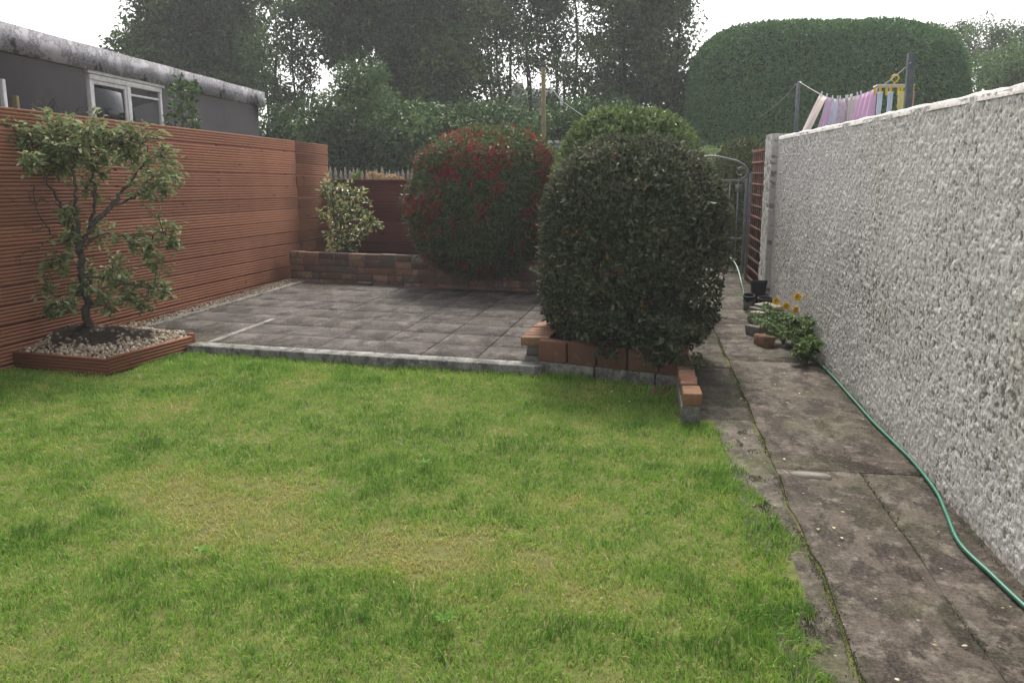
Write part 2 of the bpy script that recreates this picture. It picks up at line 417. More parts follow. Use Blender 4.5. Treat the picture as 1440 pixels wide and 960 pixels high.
# grass: every blade its own bent strip
def grass():
    pts = []
    for y0, y1, dens in ((1.9, 3.2, 15000), (3.2, 4.4, 11500), (4.4, 5.6, 9000), (5.6, 6.9, 8000)):
        xa = -.95 * y1 - .2; xb = .75
        n = int((xb - xa) * (y1 - y0) * dens)
        pts.append(np.stack([rng.uniform(xa, xb, n), rng.uniform(y0, y1, n)], -1))
    p = np.concatenate(pts); x, y = p[:, 0], p[:, 1]
    jx = x + (vn(x, y, 9, 1) - .5) * .13 + (vn(x, y, 3, 6) - .5) * .06 + (vn(x, y, 40, 4) - .5) * .06; jy = y + (vn(x, y, 9, 2) - .5) * .09
    k = inpoly(jx, jy, LAWN)
    x, y = x[k], y[k]
    # clumps: thin out in worn patches
    dry = fbm(x, y, 1.5, 21, 4)
    c1 = np.exp(-(((x + .55) / .6) ** 2 + ((y - 3.25) / .5) ** 2)) * .33 + np.exp(-(((x + 1.9) / .5) ** 2 + ((y - 3.4) / .4) ** 2)) * .2 + np.exp(-(((x + .5) / .35) ** 2 + ((y - 2.75) / .3) ** 2)) * .2
    clump = vn(x, y, 11, 31) * .6 + vn(x, y, 26, 33) * .4
    dry = dry + c1
    keep = rng.random(len(x)) < np.clip(1.25 - .95 * np.clip(dry - .5, 0, 1) - .5 * (clump < .36), .3, 1)
    x, y, dry, clump = x[keep], y[keep], dry[keep], clump[keep]
    n = len(x); z = lawn_z(x, y)
    lush = fbm(x, y, 3.6, 41, 4)
    tone = .64 + (lush - .5) * .55 + (clump - .5) * .62 - np.clip(dry - .63, 0, 1) * 1.7 + rng.normal(0, .15, n)
    straw = rng.random(n) < np.clip(.03 + (dry - .63) * 1.1, .02, .4)
    tone = np.where(straw, rng.uniform(0, .25, n), np.clip(tone, .08, 1))
    # beside the paving the grass grows longer
    h = (.019 + .022 * np.clip(lush * 1.1 + clump * .55 - .35, 0, 1.2)) * rng.uniform(.6, 1.35, n)
    h *= np.where(straw, .75, 1)
    tall = rng.random(n) < .02; h = np.where(tall, h * 1.6, h)
    edge = (y > 5.95) | ((x > .38))
    h = np.where(edge, h * 1.35, h)
    wdt = rng.uniform(.0022, .0042, n) * (1 + .12 * (y - 2.5))
    az = rng.uniform(0, 2 * PI, n) ; 
    flow = (vn(x, y, 3.1, 51) * 4 * PI)
    az = np.where(rng.random(n) < .55, flow + rng.normal(0, .6, n), az)
    lean = np.abs(rng.normal(.55, .4, n)); lean = np.where(straw, lean + .6, lean)
    dx, dy = np.cos(az), np.sin(az)
    fa = rng.uniform(0, 2 * PI, n); sx, sy = np.cos(fa) * wdt / 2, np.sin(fa) * wdt / 2
    V = np.empty((n, 5, 3)); b0 = np.stack([x, y, z - .004], -1)
    m = b0 + np.stack([dx * h * lean * .35, dy * h * lean * .35, h * .62 / np.sqrt(1 + lean ** 2 * .3)], -1)
    t = b0 + np.stack([dx * h * lean * 1.0, dy * h * lean * 1.0, h / np.sqrt(1 + lean ** 2)], -1)
    s = np.stack([sx, sy, 0 * sx], -1)
    V[:, 0] = b0 - s; V[:, 1] = b0 + s; V[:, 2] = m + s * .8; V[:, 3] = m - s * .8; V[:, 4] = t
    b = np.arange(n)[:, None] * 5
    o = mk('lawn_grass', V.reshape(-1, 3), [b + np.array([[0, 1, 2, 3]]), b + np.array([[3, 2, 4]])], M_grass, None, np.repeat(tone, 5))
    tag(o, 'short patchy lawn grass with dry straw coloured patches', 'grass', kind='stuff')
grass()

# broad weed leaves pressed in the lawn
def rosette(px, py, r, lab):
    c = G(px, py, .026); n = 9
    a = np.linspace(0, 2 * PI, n, endpoint=False) + rng.random(n)
    Dv = np.stack([np.cos(a), np.sin(a), np.full(n, .6)], -1)
    P = np.tile(np.array(c), (n, 1))
    o = leafobj('lawn_weed', P - 0 * P, Dv, np.tile([0, 0, 1.], (n, 1)), r, r * .5, rng.uniform(.7, 1., n), M_grass, None)
    tag(o, lab, 'weed', 'dark weeds growing in the lawn')
for px, py, lab in ((285, 775, 'dark green weed rosette in the lawn left of centre'), (627, 872, 'small weed rosette beside the dry patch at the bottom of the lawn'),
                    (600, 652, 'weed tuft in the middle of the lawn above the dry patch')):
    rosette(px, py, .042, lab)

# ---- path: worn slabs with open joints, on dark soil
sheet('path_bed', [(.42, .3), (1.50, .3), (1.50, 16), (.25, 16), (.25, 5.2), (.42, 5.2)], M_dirt, -.014)

def wavy_slab(mb, poly, z, th=.06, tone=.5, j=.006, step=.12):
    """a slab with chipped, slightly wandering edges"""
    pts = []
    for i in range(len(poly)):
        a = Vector((*poly[i], 0)); b = Vector((*poly[(i + 1) % len(poly)], 0)); L = (b - a).length; n = max(1, int(L / step))
        d = (b - a).normalized(); nr = Vector((d.y, -d.x, 0))
        for k in range(n):
            p = a + (b - a) * (k / n)
            o = 0 if k == 0 else (vn(p.x, p.y, 7, 3) - .5) * 2 * j + random.uniform(-j, j) * .35
            p = p + nr * o
            if z < .03 and .6 < p.x < .8: p.x += (vn(0, p.y, 1.7, 2) - .5) * .05 + (vn(0, p.y, 6, 3) - .5) * .022
            if z < .03 and 1.08 < p.x < 1.14: p.x += (vn(0, p.y, 2.2, 7) - .5) * .03
            pts.append(p)
    n = len(pts); base = len(mb.v)
    mb.v += [(p.x, p.y, z) for p in pts] + [(p.x, p.y, z - th) for p in pts]; mb.tone += [tone] * (2 * n)
    mb.poly.append([base + i for i in range(n)])
    mb.q += [(base + i, base + n + i, base + n + (i + 1) % n, base + (i + 1) % n) for i in range(n)]

def slab_obj(mb, name, mat, bev=.004):
    faces = [np.array(mb.q, np.int32).reshape(-1, 4)] + [np.array([f]) for f in mb.poly]
    o = mk(name, mb.v, faces, mat, None, mb.tone); tag(o, kind='structure')
    if bev: bevel(o, bev, 1)
    return o

mb = MB()
ys = [.4, 4.42, 7.0, 7.9, 8.7, 9.6, 10.6, 11.8, 13.5]
for a, b in zip(ys[:-1], ys[1:]):
    g = .0015
    if b < 4.5:
        wavy_slab(mb, [(.708, a + g), (1.108, a + g), (1.105, b - g), (.708, b - g)], -.001, tone=.6, j=.002)
        wavy_slab(mb, [(1.113, a + g), (1.44, a + g), (1.44, b - g), (1.110, b - g)], -.004, tone=.35, j=.002)
    else:
        wavy_slab(mb, [(.708, a + g), (1.44, a + g), (1.44, b - g), (.708, b - g)], random.uniform(-.002, .001), tone=random.uniform(.5, .75), j=.002)
slab_obj(mb, 'path', M_path, .002)
mb = MB()
wavy_slab(mb, [(.47, .4), (.698, .4), (.696, 5.3), (.47, 5.3)], -.006, tone=.7, j=.008)
wavy_slab(mb, [(.375, 5.308), (.697, 5.308), (.697, 6.75), (.375, 6.75)], -.012, tone=.0, j=.008)
wavy_slab(mb, [(.375, 6.76), (.697, 6.76), (.697, 13.4), (.375, 13.4)], -.01, tone=.35, j=.008)
slab_obj(mb, 'path_edge_strip', M_strip)
# pale cement repairs on the path
mb = MB()
def patch(px0, py0, px1, py1, n=20):
    c = G((px0 + px1) / 2, (py0 + py1) / 2); a = G(px0, (py0 + py1) / 2); b = G((px0 + px1) / 2, py0)
    rx = (a - c).length; ry = (b - c).length
    ps = [(c.x + rx * math.cos(t) * random.uniform(.6, 1.1), c.y + ry * math.sin(t) * random.uniform(.6, 1.1)) for t in np.linspace(0, 2 * PI, n, endpoint=False)]
    wavy_slab(mb, ps, .0012, .003, random.uniform(.8, 1), .006, .02)
for r in ((1103, 663, 1178, 674),):
    patch(*r)
slab_obj(mb, 'path_cement_patch', M_patch, 0)

# moss and small weeds in the path joints
def moss():
    n = 11000
    y = rng.uniform(1.9, 11, n); which = rng.random(n)
    x = np.where(which < .72, .702 + rng.normal(0, .012, n) + (vn(0 * y, y, 1.7, 2) - .5) * .05, 1.11 + rng.normal(0, .009, n) + (vn(0 * y, y, 2.2, 7) - .5) * .03)
    m = (vn(x, y, 3.2, 71) > .42) & ((which < .72) | (y < 6.0)); x, y = x[m], y[m]
    n2 = 6000; y2 = rng.uniform(2., 5.2, n2); x2 = .56 + np.abs(rng.normal(0, .05, n2)); mm = vn(x2, y2, 9, 75) > .55; x = np.r_[x, x2[mm]]; y = np.r_[y, y2[mm]]
    n3 = 900; y3 = rng.uniform(2.4, 10, n3); x3 = 1.405 - np.abs(rng.normal(0, .012, n3)); x = np.r_[x, x3]; y = np.r_[y, y3]
    n = len(x); P = np.stack([x, y, np.full(n, -.004)], -1); Dv = rdir(n); Dv[:, 2] = np.abs(Dv[:, 2]) + .2
    o = leafobj('joint_moss', P, Dv, rdir(n), rng.uniform(.004, .011, n), rng.uniform(.002, .005, n), rng.uniform(0, .65, n), M_box, None)
    tag(o, 'moss and tiny weeds along the path joints', 'moss', kind='stuff')
moss()

# ---- patio
PZ = .06
pFL, pFR = G(280, 484, PZ), G(752, 512, PZ)
pFL = Vector((-3.62, 6.70, PZ)); pFR = Vector((-.74, 6.34, PZ))
ex = (pFR - pFL).normalized()
a_, b_ = G(596, 495, PZ), G(676, 500, PZ); a2_, b2_ = G(679, 437, PZ), G(752, 433, PZ)
ev = ((a2_ - a_).normalized() + (b2_ - b_).normalized()).normalized()
print('patio axes', ex, ev, 'slab pitch', (b_ - a_).length)
ps = .46
def pat(u, v): return pFL + ex * u + ev * v
mb = MB()
GLX = lambda y: gl0.x + (gl1.x - gl0.x) * (y - gl0.y) / (gl1.y - gl0.y)
gl0, gl1 = G(192, 464, PZ), G(428, 396, PZ)
for i in range(-3, 11):
    for j in range(0, 12):
        u0 = .10 + i * ps; v0 = .12 + j * ps; g = .0032
        if min(pat(u0, v0).x - GLX(pat(u0, v0).y), pat(u0, v0 + ps).x - GLX(pat(u0, v0 + ps).y)) < .035 or (i < 0 and (j == 0 or pat(u0, v0).y < 7.0)): continue
        c = pat(u0 + ps / 2, v0 + ps / 2)
        if c.y > 10.75 - .2 * (c.x + 4.2) or (c.x > -.62 and c.y < 8.7) or c.x > .2: continue
        wavy_slab(mb, [pat(u0 + g, v0 + g).to_2d(), pat(u0 + ps - g, v0 + g).to_2d(), pat(u0 + ps - g, v0 + ps - g).to_2d(), pat(u0 + g, v0 + ps - g).to_2d()],
                  PZ + random.uniform(-.002, .002), .05, random.uniform(.4, .85), .003, .1)
slab_obj(mb, 'patio', M_patio)
# bedding under the slabs, and the concrete strip between slabs and gravel
sheet('patio_bedding', [pat(-.3, .03).to_2d(), pat(2.86, .03).to_2d(), (.25, 9.2), (.25, 11.3), (-4.6, 11.3), (-4.62, 7.4), (-3.75, 6.8)], M_mortar, PZ - .014)
mb = MB()
gl = [G(192, 464, PZ), G(428, 396, PZ)]
wavy_slab(mb, [pat(-.1, .02).to_2d(), pat(.085, .12).to_2d(), pat(.085, 4.05).to_2d(), (gl[1].x + .03, gl[1].y), (gl[0].x + .03, gl[0].y), (-3.95, 7.1)], PZ - .004, .05, .15, .006)
slab_obj(mb, 'patio_side_strip', M_path)
# front kerb, with the pale mortar line behind it
mb = MB()
wavy_slab(mb, [pat(-.06, -.06).to_2d(), pat(2.95, -.06).to_2d(), pat(2.95, .10).to_2d(), pat(-.06, .10).to_2d()], PZ + .003, .16, .55, .006)
wavy_slab(mb, [pat(.02, .105).to_2d(), pat(.075, .105).to_2d(), pat(.075, 1.3).to_2d(), pat(.02, 1.3).to_2d()], PZ + .002, .04, .9, .004)
slab_obj(mb, 'patio_kerb', M_kerb)
mb = MB()
wavy_slab(mb, [(gl[0].x - .03, gl[0].y), (gl[0].x + .022, gl[0].y), (gl[1].x + .022, gl[1].y), (gl[1].x - .03, gl[1].y)], PZ + .012, .08, .8, .006)
slab_obj(mb, 'gravel_edging', M_kerb)

# ---- gravel (uncountable)
def pebbles(name, poly, dens, zf, size, label):
    P = np.array(poly); lo, hi = P.min(0), P.max(0)
    n = int((hi - lo).prod() * dens); x = rng.uniform(lo[0], hi[0], n); y = rng.uniform(lo[1], hi[1], n)
    k = inpoly(x, y, poly); x, y = x[k], y[k]; n = len(x)
    t = (1 + 5 ** .5) / 2
    iv = norm(np.array([(-1, t, 0), (1, t, 0), (-1, -t, 0), (1, -t, 0), (0, -1, t), (0, 1, t), (0, -1, -t), (0, 1, -t), (t, 0, -1), (t, 0, 1), (-t, 0, -1), (-t, 0, 1)], float))
    fc = np.array([(0, 11, 5), (0, 5, 1), (0, 1, 7), (0, 7, 10), (0, 10, 11), (1, 5, 9), (5, 11, 4), (11, 10, 2), (10, 7, 6), (7, 1, 8), (3, 9, 4), (3, 4, 2), (3, 2, 6), (3, 6, 8), (3, 8, 9), (4, 9, 5), (2, 4, 11), (6, 2, 10), (8, 6, 7), (9, 8, 1)])
    s = rng.uniform(size[0], size[1], n)[:, None] * rng.uniform(.55, 1.1, (n, 3))
    A = rdir(n); B = norm(np.cross(A, rdir(n))); C = np.cross(A, B)
    loc = iv[None] * s[:, None] * (1 + rng.uniform(-.12, .12, (n, 12, 1)))
    V = loc[..., :1] * A[:, None] + loc[..., 1:2] * B[:, None] + loc[..., 2:] * C[:, None]
    V += np.stack([x, y, zf(x, y) + rng.uniform(0, size[1] * .7, n)], -1)[:, None]
    f = (np.arange(n)[:, None, None] * 12 + fc[None]).reshape(-1, 3)
    o = mk(name, V.reshape(-1, 3), [f], M_pebble, None, np.repeat(rng.random(n), 12), True)
    tag(o, label, 'gravel', kind='stuff')

# ================================================================== LEFT FENCE
FX = lambda y: -4.71 + .0345 * (y - 7.28)
FY1 = 12.53
fzt = lambda y: 1.825 + (12.53 - y) * .0195
sheet('fence_gravel_bed', [(FX(7.2), 7.2), (gl[0].x, gl[0].y - .3), (gl[1].x, gl[1].y), (FX(11.5), 11.5)], M_soil, .045)
pebbles('gravel_strip', [(FX(7.0) + .02, 7.0), (gl[0].x - .03, 7.0), (gl[0].x - .03, gl[0].y), (gl[1].x - .03, gl[1].y), (FX(11.2) + .02, 11.2)], 2600, lambda x, y: .05 + 0 * x, (.009, .019), 'beige pebbles along the foot of the red fence')

def ribbed_board(mb, a, b, h, out, tone, nr=5, depth=.0032):
    """grooved decking board standing on edge between a and b, grooves facing 'out'"""
    a = Vector(a); b = Vector(b); out = Vector(out).normalized()
    prof = []
    pitch = h / nr
    prof.append((-.024, 0))
    for i in range(nr):
        z0 = i * pitch
        e = .0015 if i == 0 else 0
        prof += [(0 - (depth if i else .004), z0 + .001), (0, z0 + pitch * .12), (0, z0 + pitch * .85), (-depth if i < nr - 1 else -.004, z0 + pitch * .94)]
    prof.append((-.024, h))
    n = len(prof)
    vs = [a + out * o + Vector((0, 0, z)) for o, z in prof] + [b + out * o + Vector((0, 0, z)) for o, z in prof]
    qs = [(i, i + n, (i + 1) % n + n, (i + 1) % n) for i in range(n)]
    base = len(mb.v); mb.add(vs, qs, tone=tone)
    mb.poly.append([base + i for i in range(n)]); mb.poly.append([base + n + i for i in range(n - 1, -1, -1)])

def board_obj(mb, name, mat, parent):
    return mk(name, mb.v, [np.array(mb.q, np.int32).reshape(-1, 4)] + [np.array([f]) for f in mb.poly], mat, parent, mb.tone)

lf = thing('decking_board_fence', 'tall red brown fence of grooved horizontal decking boards along the left side', 'fence', (FX(9), 9, 0))
out = Vector((1, -.0345, 0))
mb = MB(); bh = .145; pitch = .1485
joints = [1.2, 11.4, FY1]
for r in range(14):
    for s in range(len(joints) - 1):
        y0, y1 = joints[s] + .003, joints[s + 1] - .003
        dz = random.uniform(-.0045, .0035); w0, w1 = random.uniform(-.004, .004), random.uniform(-.004, .004)
        z0 = fzt(y0) - (r + 1) * pitch + dz; z1 = fzt(y1) - (r + 1) * pitch + dz + random.uniform(-.004, .004)
        ribbed_board(mb, (FX(y0) + w0, y0, z0), (FX(y1) + w1, y1, z1), bh - random.choice((.001, .003, .006)), out, random.uniform(.35, .9))
board_obj(mb, 'board_panel', M_fence, lf)
m2 = MB(); m2.add([(FX(y) + o, y, z) for y in (1.2, FY1 - .02) for o in (-.034, -.030) for z in (-.05, fzt(y) - .02)], [(0, 4, 5, 1), (3, 7, 6, 2), (1, 5, 7, 3), (0, 1, 3, 2), (4, 6, 7, 5)]); m2.build('light_block_sheet', M_fence_dark, lf)  # unseen sheet added behind the boards to stop light slits, no fence part
for y in (1.2, 4.0, 7.55, 9.4, 11.15, 12.45):
    m2 = MB(); m2.box((FX(y) - .075, y, (fzt(y) - .03) / 2 - .1), (.09, .09, fzt(y) + .14)); m2.build('post', M_fence_dark, lf, bev=.004)

# ---- lower back fence
bz = lambda x: D(461, 252, 12.55).z + (x + 4.5) * -.012
bf = thing('low_decking_board_fence', 'lower dark red decking board fence across the back behind the brick planter', 'fence', (-2.5, 12.55, 0))
mb = MB()
for r in range(7):
    t = random.uniform(.2, .8)
    ribbed_board(mb, (FX(12.5) + .03, 12.55, bz(-4.5) - (r + 1) * pitch), (-.55, 12.45, bz(-.5) - (r + 1) * pitch), bh, (0, -1, 0), t)
board_obj(mb, 'board_panel', M_fence_dark, bf)
m2 = MB(); m2.box((-2.53, 12.48, bz(-2.5) + .012), (3.95, .07, .022), Matrix.Rotation(-.025, 3, 'Z')); m2.build('cap_rail', M_fence_dark, bf, bev=.003)
m2 = MB(); m2.box((-2.5, 12.545, .6), (3.9, .01, 1.2), Matrix.Rotation(-.025, 3, 'Z')); m2.build('light_block_sheet', M_fence_dark, bf)  # added sheet, keeps light from showing through the low fence's board gaps
for x in (-4.3, -2.4, -.7):
    m2 = MB(); m2.box((x, 12.60, .6), (.08, .08, 1.25)); m2.build('post', M_fence_dark, bf)

# ================================================================== BACK BRICK PLANTER
wa, wb = G(408, 393, PZ), G(620, 403, PZ)
wd = (wb - wa).normalized(); wlen = 4.9; wn = Vector((wd.y, -wd.x, 0))
wtop = D(408, 353, wa.y).z
print('brick wall', wa, wb, 'top', wtop, 'dir', wd)
bw = thing('brick_planter_wall', 'low wall of mixed reclaimed bricks holding the raised bed at the back of the patio', 'planter wall', wa)
mb = MB(); mm = MB()
Mz = Matrix.Rotation(math.atan2(wd.y, wd.x), 3, 'Z')
nc = 5; ch = (wtop - .0) / nc
for c in range(nc):
    u = -.0 - (.11 if c % 2 else 0)
    while u < wlen:
        L = random.choice((.215, .215, .215, .105)); u1 = max(u, 0); u2 = min(u + L, wlen)
        if u2 - u1 > .04:
            p = wa + wd * ((u1 + u2) / 2) - wn * (.05 + random.uniform(-.004, .004)); p.z = .0 + ch * (c + .5) + random.uniform(-.003, .003)
            mb.box(p, (u2 - u1 - .008, .1, ch - .010), Mz, random.random(), .003)
        u += L + .004
mb.build('brickwork', M_brick, bw, bev=.004)
p = wa + wd * (wlen / 2) - wn * .052; p.z = wtop / 2 - .004
mm.box(p, (wlen - .01, .088, wtop - .012), Mz); mm.build('mortar', M_mortar, bw)
tag(mk('planter_soil', [(*(wa + wd * .1 - wn * .1).to_2d(), .27), (*(wa + wd * 4.8 - wn * .1).to_2d(), .27), (.2, 12.5, .27), (-4.4, 12.5, .27)], [np.array([[0, 1, 2, 3]])], M_soil, None, [.5] * 4), kind='structure')

# ================================================================== TIMBER TREE PLANTER
bc, br, bl = G(155, 527), G(272, 493), G(0, 516)
bl = bc + (bl - bc) * 1.25; bl.x = max(bl.x, FX(bl.y) + .02)
bt = D(155, 505, bc.y).z
print('box', bc, br, bl, bt)
tp = thing('timber_planter', 'low square planter of grooved red decking boards round the small tree', 'planter', bc)
def side(a, b, nm, hh):
    mb = MB(); d = (b - a).normalized(); o = Vector((d.y, -d.x, 0))
    if o.y > 0 and abs(o.y) > abs(o.x): o = -o
    if abs(o.x) > abs(o.y) and o.x < 0: o = -o
    ribbed_board(mb, a + Vector((0, 0, hh - .125)), b + Vector((0, 0, hh - .125)), .125, o, .6, 5, .009)
    return board_obj(mb, nm, M_fence, tp)
side(bl, bc + Vector((-.004, 0, 0)), 'front_board', bt); side(bc, br, 'side_board', bt + .01)
m2 = MB(); m2.box((br.x - .025, br.y + .028, bt / 2 + .0), (.045, .05, bt + .05)); m2.build('corner_post', M_fence, tp, bev=.003)
m2 = MB(); m2.box((bc.x - .03, bc.y + .05, bt / 2 - .01), (.04, .04, bt)); m2.build('corner_post', M_fence, tp, bev=.003)
poly = [(bl.x, bl.y + .03), (bc.x - .03, bc.y + .03), (br.x - .04, br.y), (-3.95, 7.1), (gl[0].x, gl[0].y), (FX(7.6) + .02, 7.55), (FX(6) + .02, 6.1)]
TB = G(126, 462, .2).to_2d()   # trunk foot
def soilz(x, y):
    d = np.hypot((x - TB.x) / .62, (y - TB.y) / .42)
    return .075 + .15 * np.exp(-d ** 2 * 1.2) + (vn(x, y, 9, 8) - .5) * .05 * np.exp(-d ** 2 * .5)
xs, yy = np.meshgrid(np.linspace(-4.85, -3.6, 50), np.linspace(5.75, 7.65, 70))
ii = np.arange(xs.size).reshape(xs.shape); q = np.stack([ii[:-1, :-1], ii[:-1, 1:], ii[1:, 1:], ii[1:, :-1]], -1).reshape(-1, 4)
q = q[inpoly(xs.ravel()[q].mean(1), yy.ravel()[q].mean(1), poly)]
tag(mk('soil_mound', np.stack([xs, yy, soilz(xs, yy)], -1).reshape(-1, 3), [q], M_soil, smooth=True), kind='structure')
dpoly = poly
n0 = rng
def mound_pebbles():
    pebbles('planter_gravel', poly, 2300, lambda x, y: np.where((np.hypot((x - TB.x) / .55, (y - TB.y) / .36) + vn(x, y, 6, 2) * .5 < 1.15) & (rng.random(len(x)) > .06), -1.0, soilz(x, y) - .008), (.010, .021), 'beige pebbles spread inside the timber planter')
mound_pebbles()

# ---- the small open tree
def small_tree():
    base = Vector((TB.x, TB.y, .2))
    def cp(cx, cy, dy=0):
        px, py = cx / 2.4, cy / 2.4 + 140
        return D(px, py, 6.12 + (px - 10) / 235 * .95 + dy)
    t = thing('small_tree', 'small gnarled open tree with glossy leaves in the timber planter by the red fence', 'tree', base)
    mb = MB()
    top = cp(268, 490)
    paths = [([base - Vector((0, 0, .05)), cp(285, 660), cp(275, 560), top], (.05, .04, .036, .034)),
             ([top, cp(240, 420), cp(205, 360, .1), cp(165, 280, .1), cp(120, 190, .05)], (.026, .02, .016, .011, .006)),
             ([top, cp(265, 400), cp(255, 320), cp(250, 240), cp(240, 130)], (.028, .022, .017, .012, .006)),
             ([top, cp(310, 420, -.05), cp(375, 360, -.05), cp(430, 290), cp(490, 210), cp(540, 160, .1)], (.03, .027, .022, .017, .011, .006)),
             ([cp(310, 420), cp(320, 330), cp(310, 240), cp(300, 130)], (.018, .014, .01, .005)),
             ([cp(375, 360), cp(450, 330, .1), cp(520, 290, .1), cp(570, 250, .1)], (.016, .012, .009, .005)),
             ([cp(280, 600), cp(370, 600, -.1), cp(450, 625, -.1), cp(550, 650)], (.016, .012, .009, .004)),
             ([cp(272, 500), cp(350, 455, -.05), cp(450, 460), cp(560, 450)], (.017, .013, .009, .004)),
             ([cp(282, 640), cp(220, 690, -.1), cp(170, 690)], (.013, .009, .004)),
             ([cp(275, 560), cp(210, 550), cp(150, 540)], (.012, .008, .004)),
             ([cp(268, 490), cp(190, 460, .1), cp(130, 380, .1), cp(115, 290, .1)], (.011, .008, .006, .004)),
             ([cp(205, 360), cp(150, 340), cp(110, 350), cp(105, 290)], (.008, .006, .005, .003)),
             ([cp(240, 420), cp(170, 420), cp(120, 440), cp(80, 420)], (.007, .005, .004, .003)),
             ([cp(190, 460), cp(130, 500), cp(80, 520)], (.006, .004, .003))]
    node = []
    for P, R in paths:
        S = spline(P, 6); rr = np.interp(np.linspace(0, len(P) - 1, len(S)), range(len(P)), R)
        S = [p + Vector(rng.normal(0, .008, 3)) for p in S]; S[0] = Vector(P[0])
        mb.tube(S, list(rr * .8), 8); node += S[3:]
    cl = [(60,120,40),(120,150,50),(190,110,50),(250,90,50),(300,110,40),(180,200,60),(260,170,60),(320,180,50),(140,230,50),(230,230,50),(310,240,40),(430,110,40),(480,150,45),(540,190,45),(570,240,35),(520,260,45),(480,310,40),(440,190,40),(560,300,25),(370,200,30),(230,390,25),(240,460,35),(330,440,40),(440,470,40),(500,500,35),(550,450,40),(580,480,15),(530,550,20),(190,545,35),(290,600,50),(380,570,40),(330,640,40),(430,620,40),(440,660,25),(520,640,40),(560,660,20),(220,690,40),(160,640,12),(370,700,30),(180,690,25),(480,690,20),(300,300,30),(100,200,30),(30,100,20),(200,160,50),(340,120,30),(400,150,30),(100,120,30)]
    P = []; Dv = []; nd = np.array(node)
    for cx, cy, r in cl:
        c = cp(cx, cy, random.uniform(-.22, .22)); R = r / 2.4 / F * 7.0
        k = np.argmin(((nd - np.array(c)) ** 2).sum(1)); a = Vector(nd[k]); m = (a + c) / 2 + Vector(rng.normal(0, .03, 3))
        mb.tube([a, m, c], [.006, .0045, .003], 5)
        for s in range(int(4 + r / 5)):
            e = c + Vector(rdir(1)[0]) * R * random.uniform(.5, 2.0); mb.tube([c, (c + e) / 2 + Vector((0, 0, .012)), e], [.0032, .0025, .0015], 4, cap=False)
            for w in range(random.randint(7, 12)):
                f = random.uniform(.35, 1.05); q_ = c + (e - c) * f + Vector(rng.normal(0, .022, 3))
                P.append(q_); d = (e - c).normalized() + Vector(rng.normal(0, .8, 3)); d.z = d.z * .6 - .05; Dv.append(d)
    mb.build('trunk', M_bark, t, True)
    n = len(P); Nv = rng.normal(0, .45, (n, 3)); Nv[:, 2] += 1
    leafobj('crown', np.array(P), np.array(Dv), Nv, rng.uniform(.04, .072, n), rng.uniform(.02, .034, n), np.clip(rng.normal(.68, .18, n), 0, .95), M_cam, t, .22, .2)
small_tree()

# ================================================================== BUSHES
def shell(c, R, n, e=2.6, depth=.22, lump=.05, zcut=-1, lf=2.2, seed=0, elow=None):
    """points in the outer shell of a lumpy super-ellipsoid, with outward normals"""
    d = rdir(n * 2); d = d[d[:, 2] > zcut][:n]; n = len(d)
    ee = np.broadcast_to(np.asarray(e, float), (3,))
    r = (np.abs(d) ** e).sum(1) ** (-1 / e)
    if elow:
        rho = np.hypot(d[:, 0], d[:, 1]); ea = np.where(d[:, 2] < 0, elow, e); r = (rho ** ea + np.abs(d[:, 2]) ** ea) ** (-1 / ea)
    lum = 1 + lump * 2 * (fbm(np.arctan2(d[:, 1], d[:, 0]) * lf + 9, d[:, 2] * lf * 2 + 5, 1.0, seed, 3) - .5)
    k = 1 - np.minimum(rng.exponential(depth * .45, n), depth)
    P = d * (r * lum * k)[:, None] * np.array(R) + np.array(c)
    N = norm(np.sign(d) * (np.abs(d * r[:, None]) ** (e - 1)) / np.array(R))
    return P, N, k

def stems(c, foot, tips, rad, n=6, spread=.25):
    mb = MB()
    for p in tips:
        a = Vector(foot) + Vector((random.uniform(-spread, spread) * .4, random.uniform(-spread, spread) * .4, 0))
        p = Vector(p); m = a.lerp(p, .5) + Vector((random.uniform(-.05, .05), random.uniform(-.05, .05), .08))
        mb.tube(spline([a, m, p], 4), list(np.linspace(rad, rad * .3, 9)), n)
    return mb

# -- front grey-green bush on the little bed
BC = Vector((-.07, 6.98, .86))
fb = thing('clipped_bush', 'big clipped grey green bush with orange berries on the brick edged bed by the path', 'bush', (BC.x, BC.y, .1))
P, N, k = shell(BC, (.725, .77, .86), 84000, 2.5, .32, .06, -.97, 2.4, 3, 3.0)
m = ~((P[:, 2] < .14)); P, N, k = P[m], N[m], k[m]
# thin spots where the dark inside shows
hol = fbm(P[:, 0] * 1.0 + P[:, 1], P[:, 2], 3.3, 61, 2); m = (hol > .42) | (rng.random(len(P)) < .25); P, N, k = P[m], N[m], k[m]
ne = 5200; xe = rng.uniform(-.55, .44, ne); ye = 6.20 - .34 * xe + rng.normal(-.07, .06, ne); ze = rng.uniform(.10, .5, ne)
ke = (fbm(xe, ze, 7, 5, 2) > .42) & (ze > .10 + .12 * vn(xe, xe * 0, 9, 3) + .12 * (xe < -.3)); P = np.r_[P, np.stack([xe, ye, ze], -1)[ke]]; N = np.r_[N, np.tile([0, -1., -.2], (ke.sum(), 1))]
n = len(P); Dv = N * .7 + rng.normal(0, .6, (n, 3)); Dv[:, 2] += .15
tone = np.clip(.36 + .35 * (fbm(P[:, 0] + P[:, 1], P[:, 2], 5, 12, 2) - .3) + rng.normal(0, .23, n), 0, 1)
leafobj('foliage', P, Dv, N + rng.normal(0, .5, (n, 3)), np.clip(.032 * np.exp(rng.normal(0, .32, n)), .014, .065), np.clip(.018 * np.exp(rng.normal(0, .3, n)), .009, .04), tone, M_cot, fb)
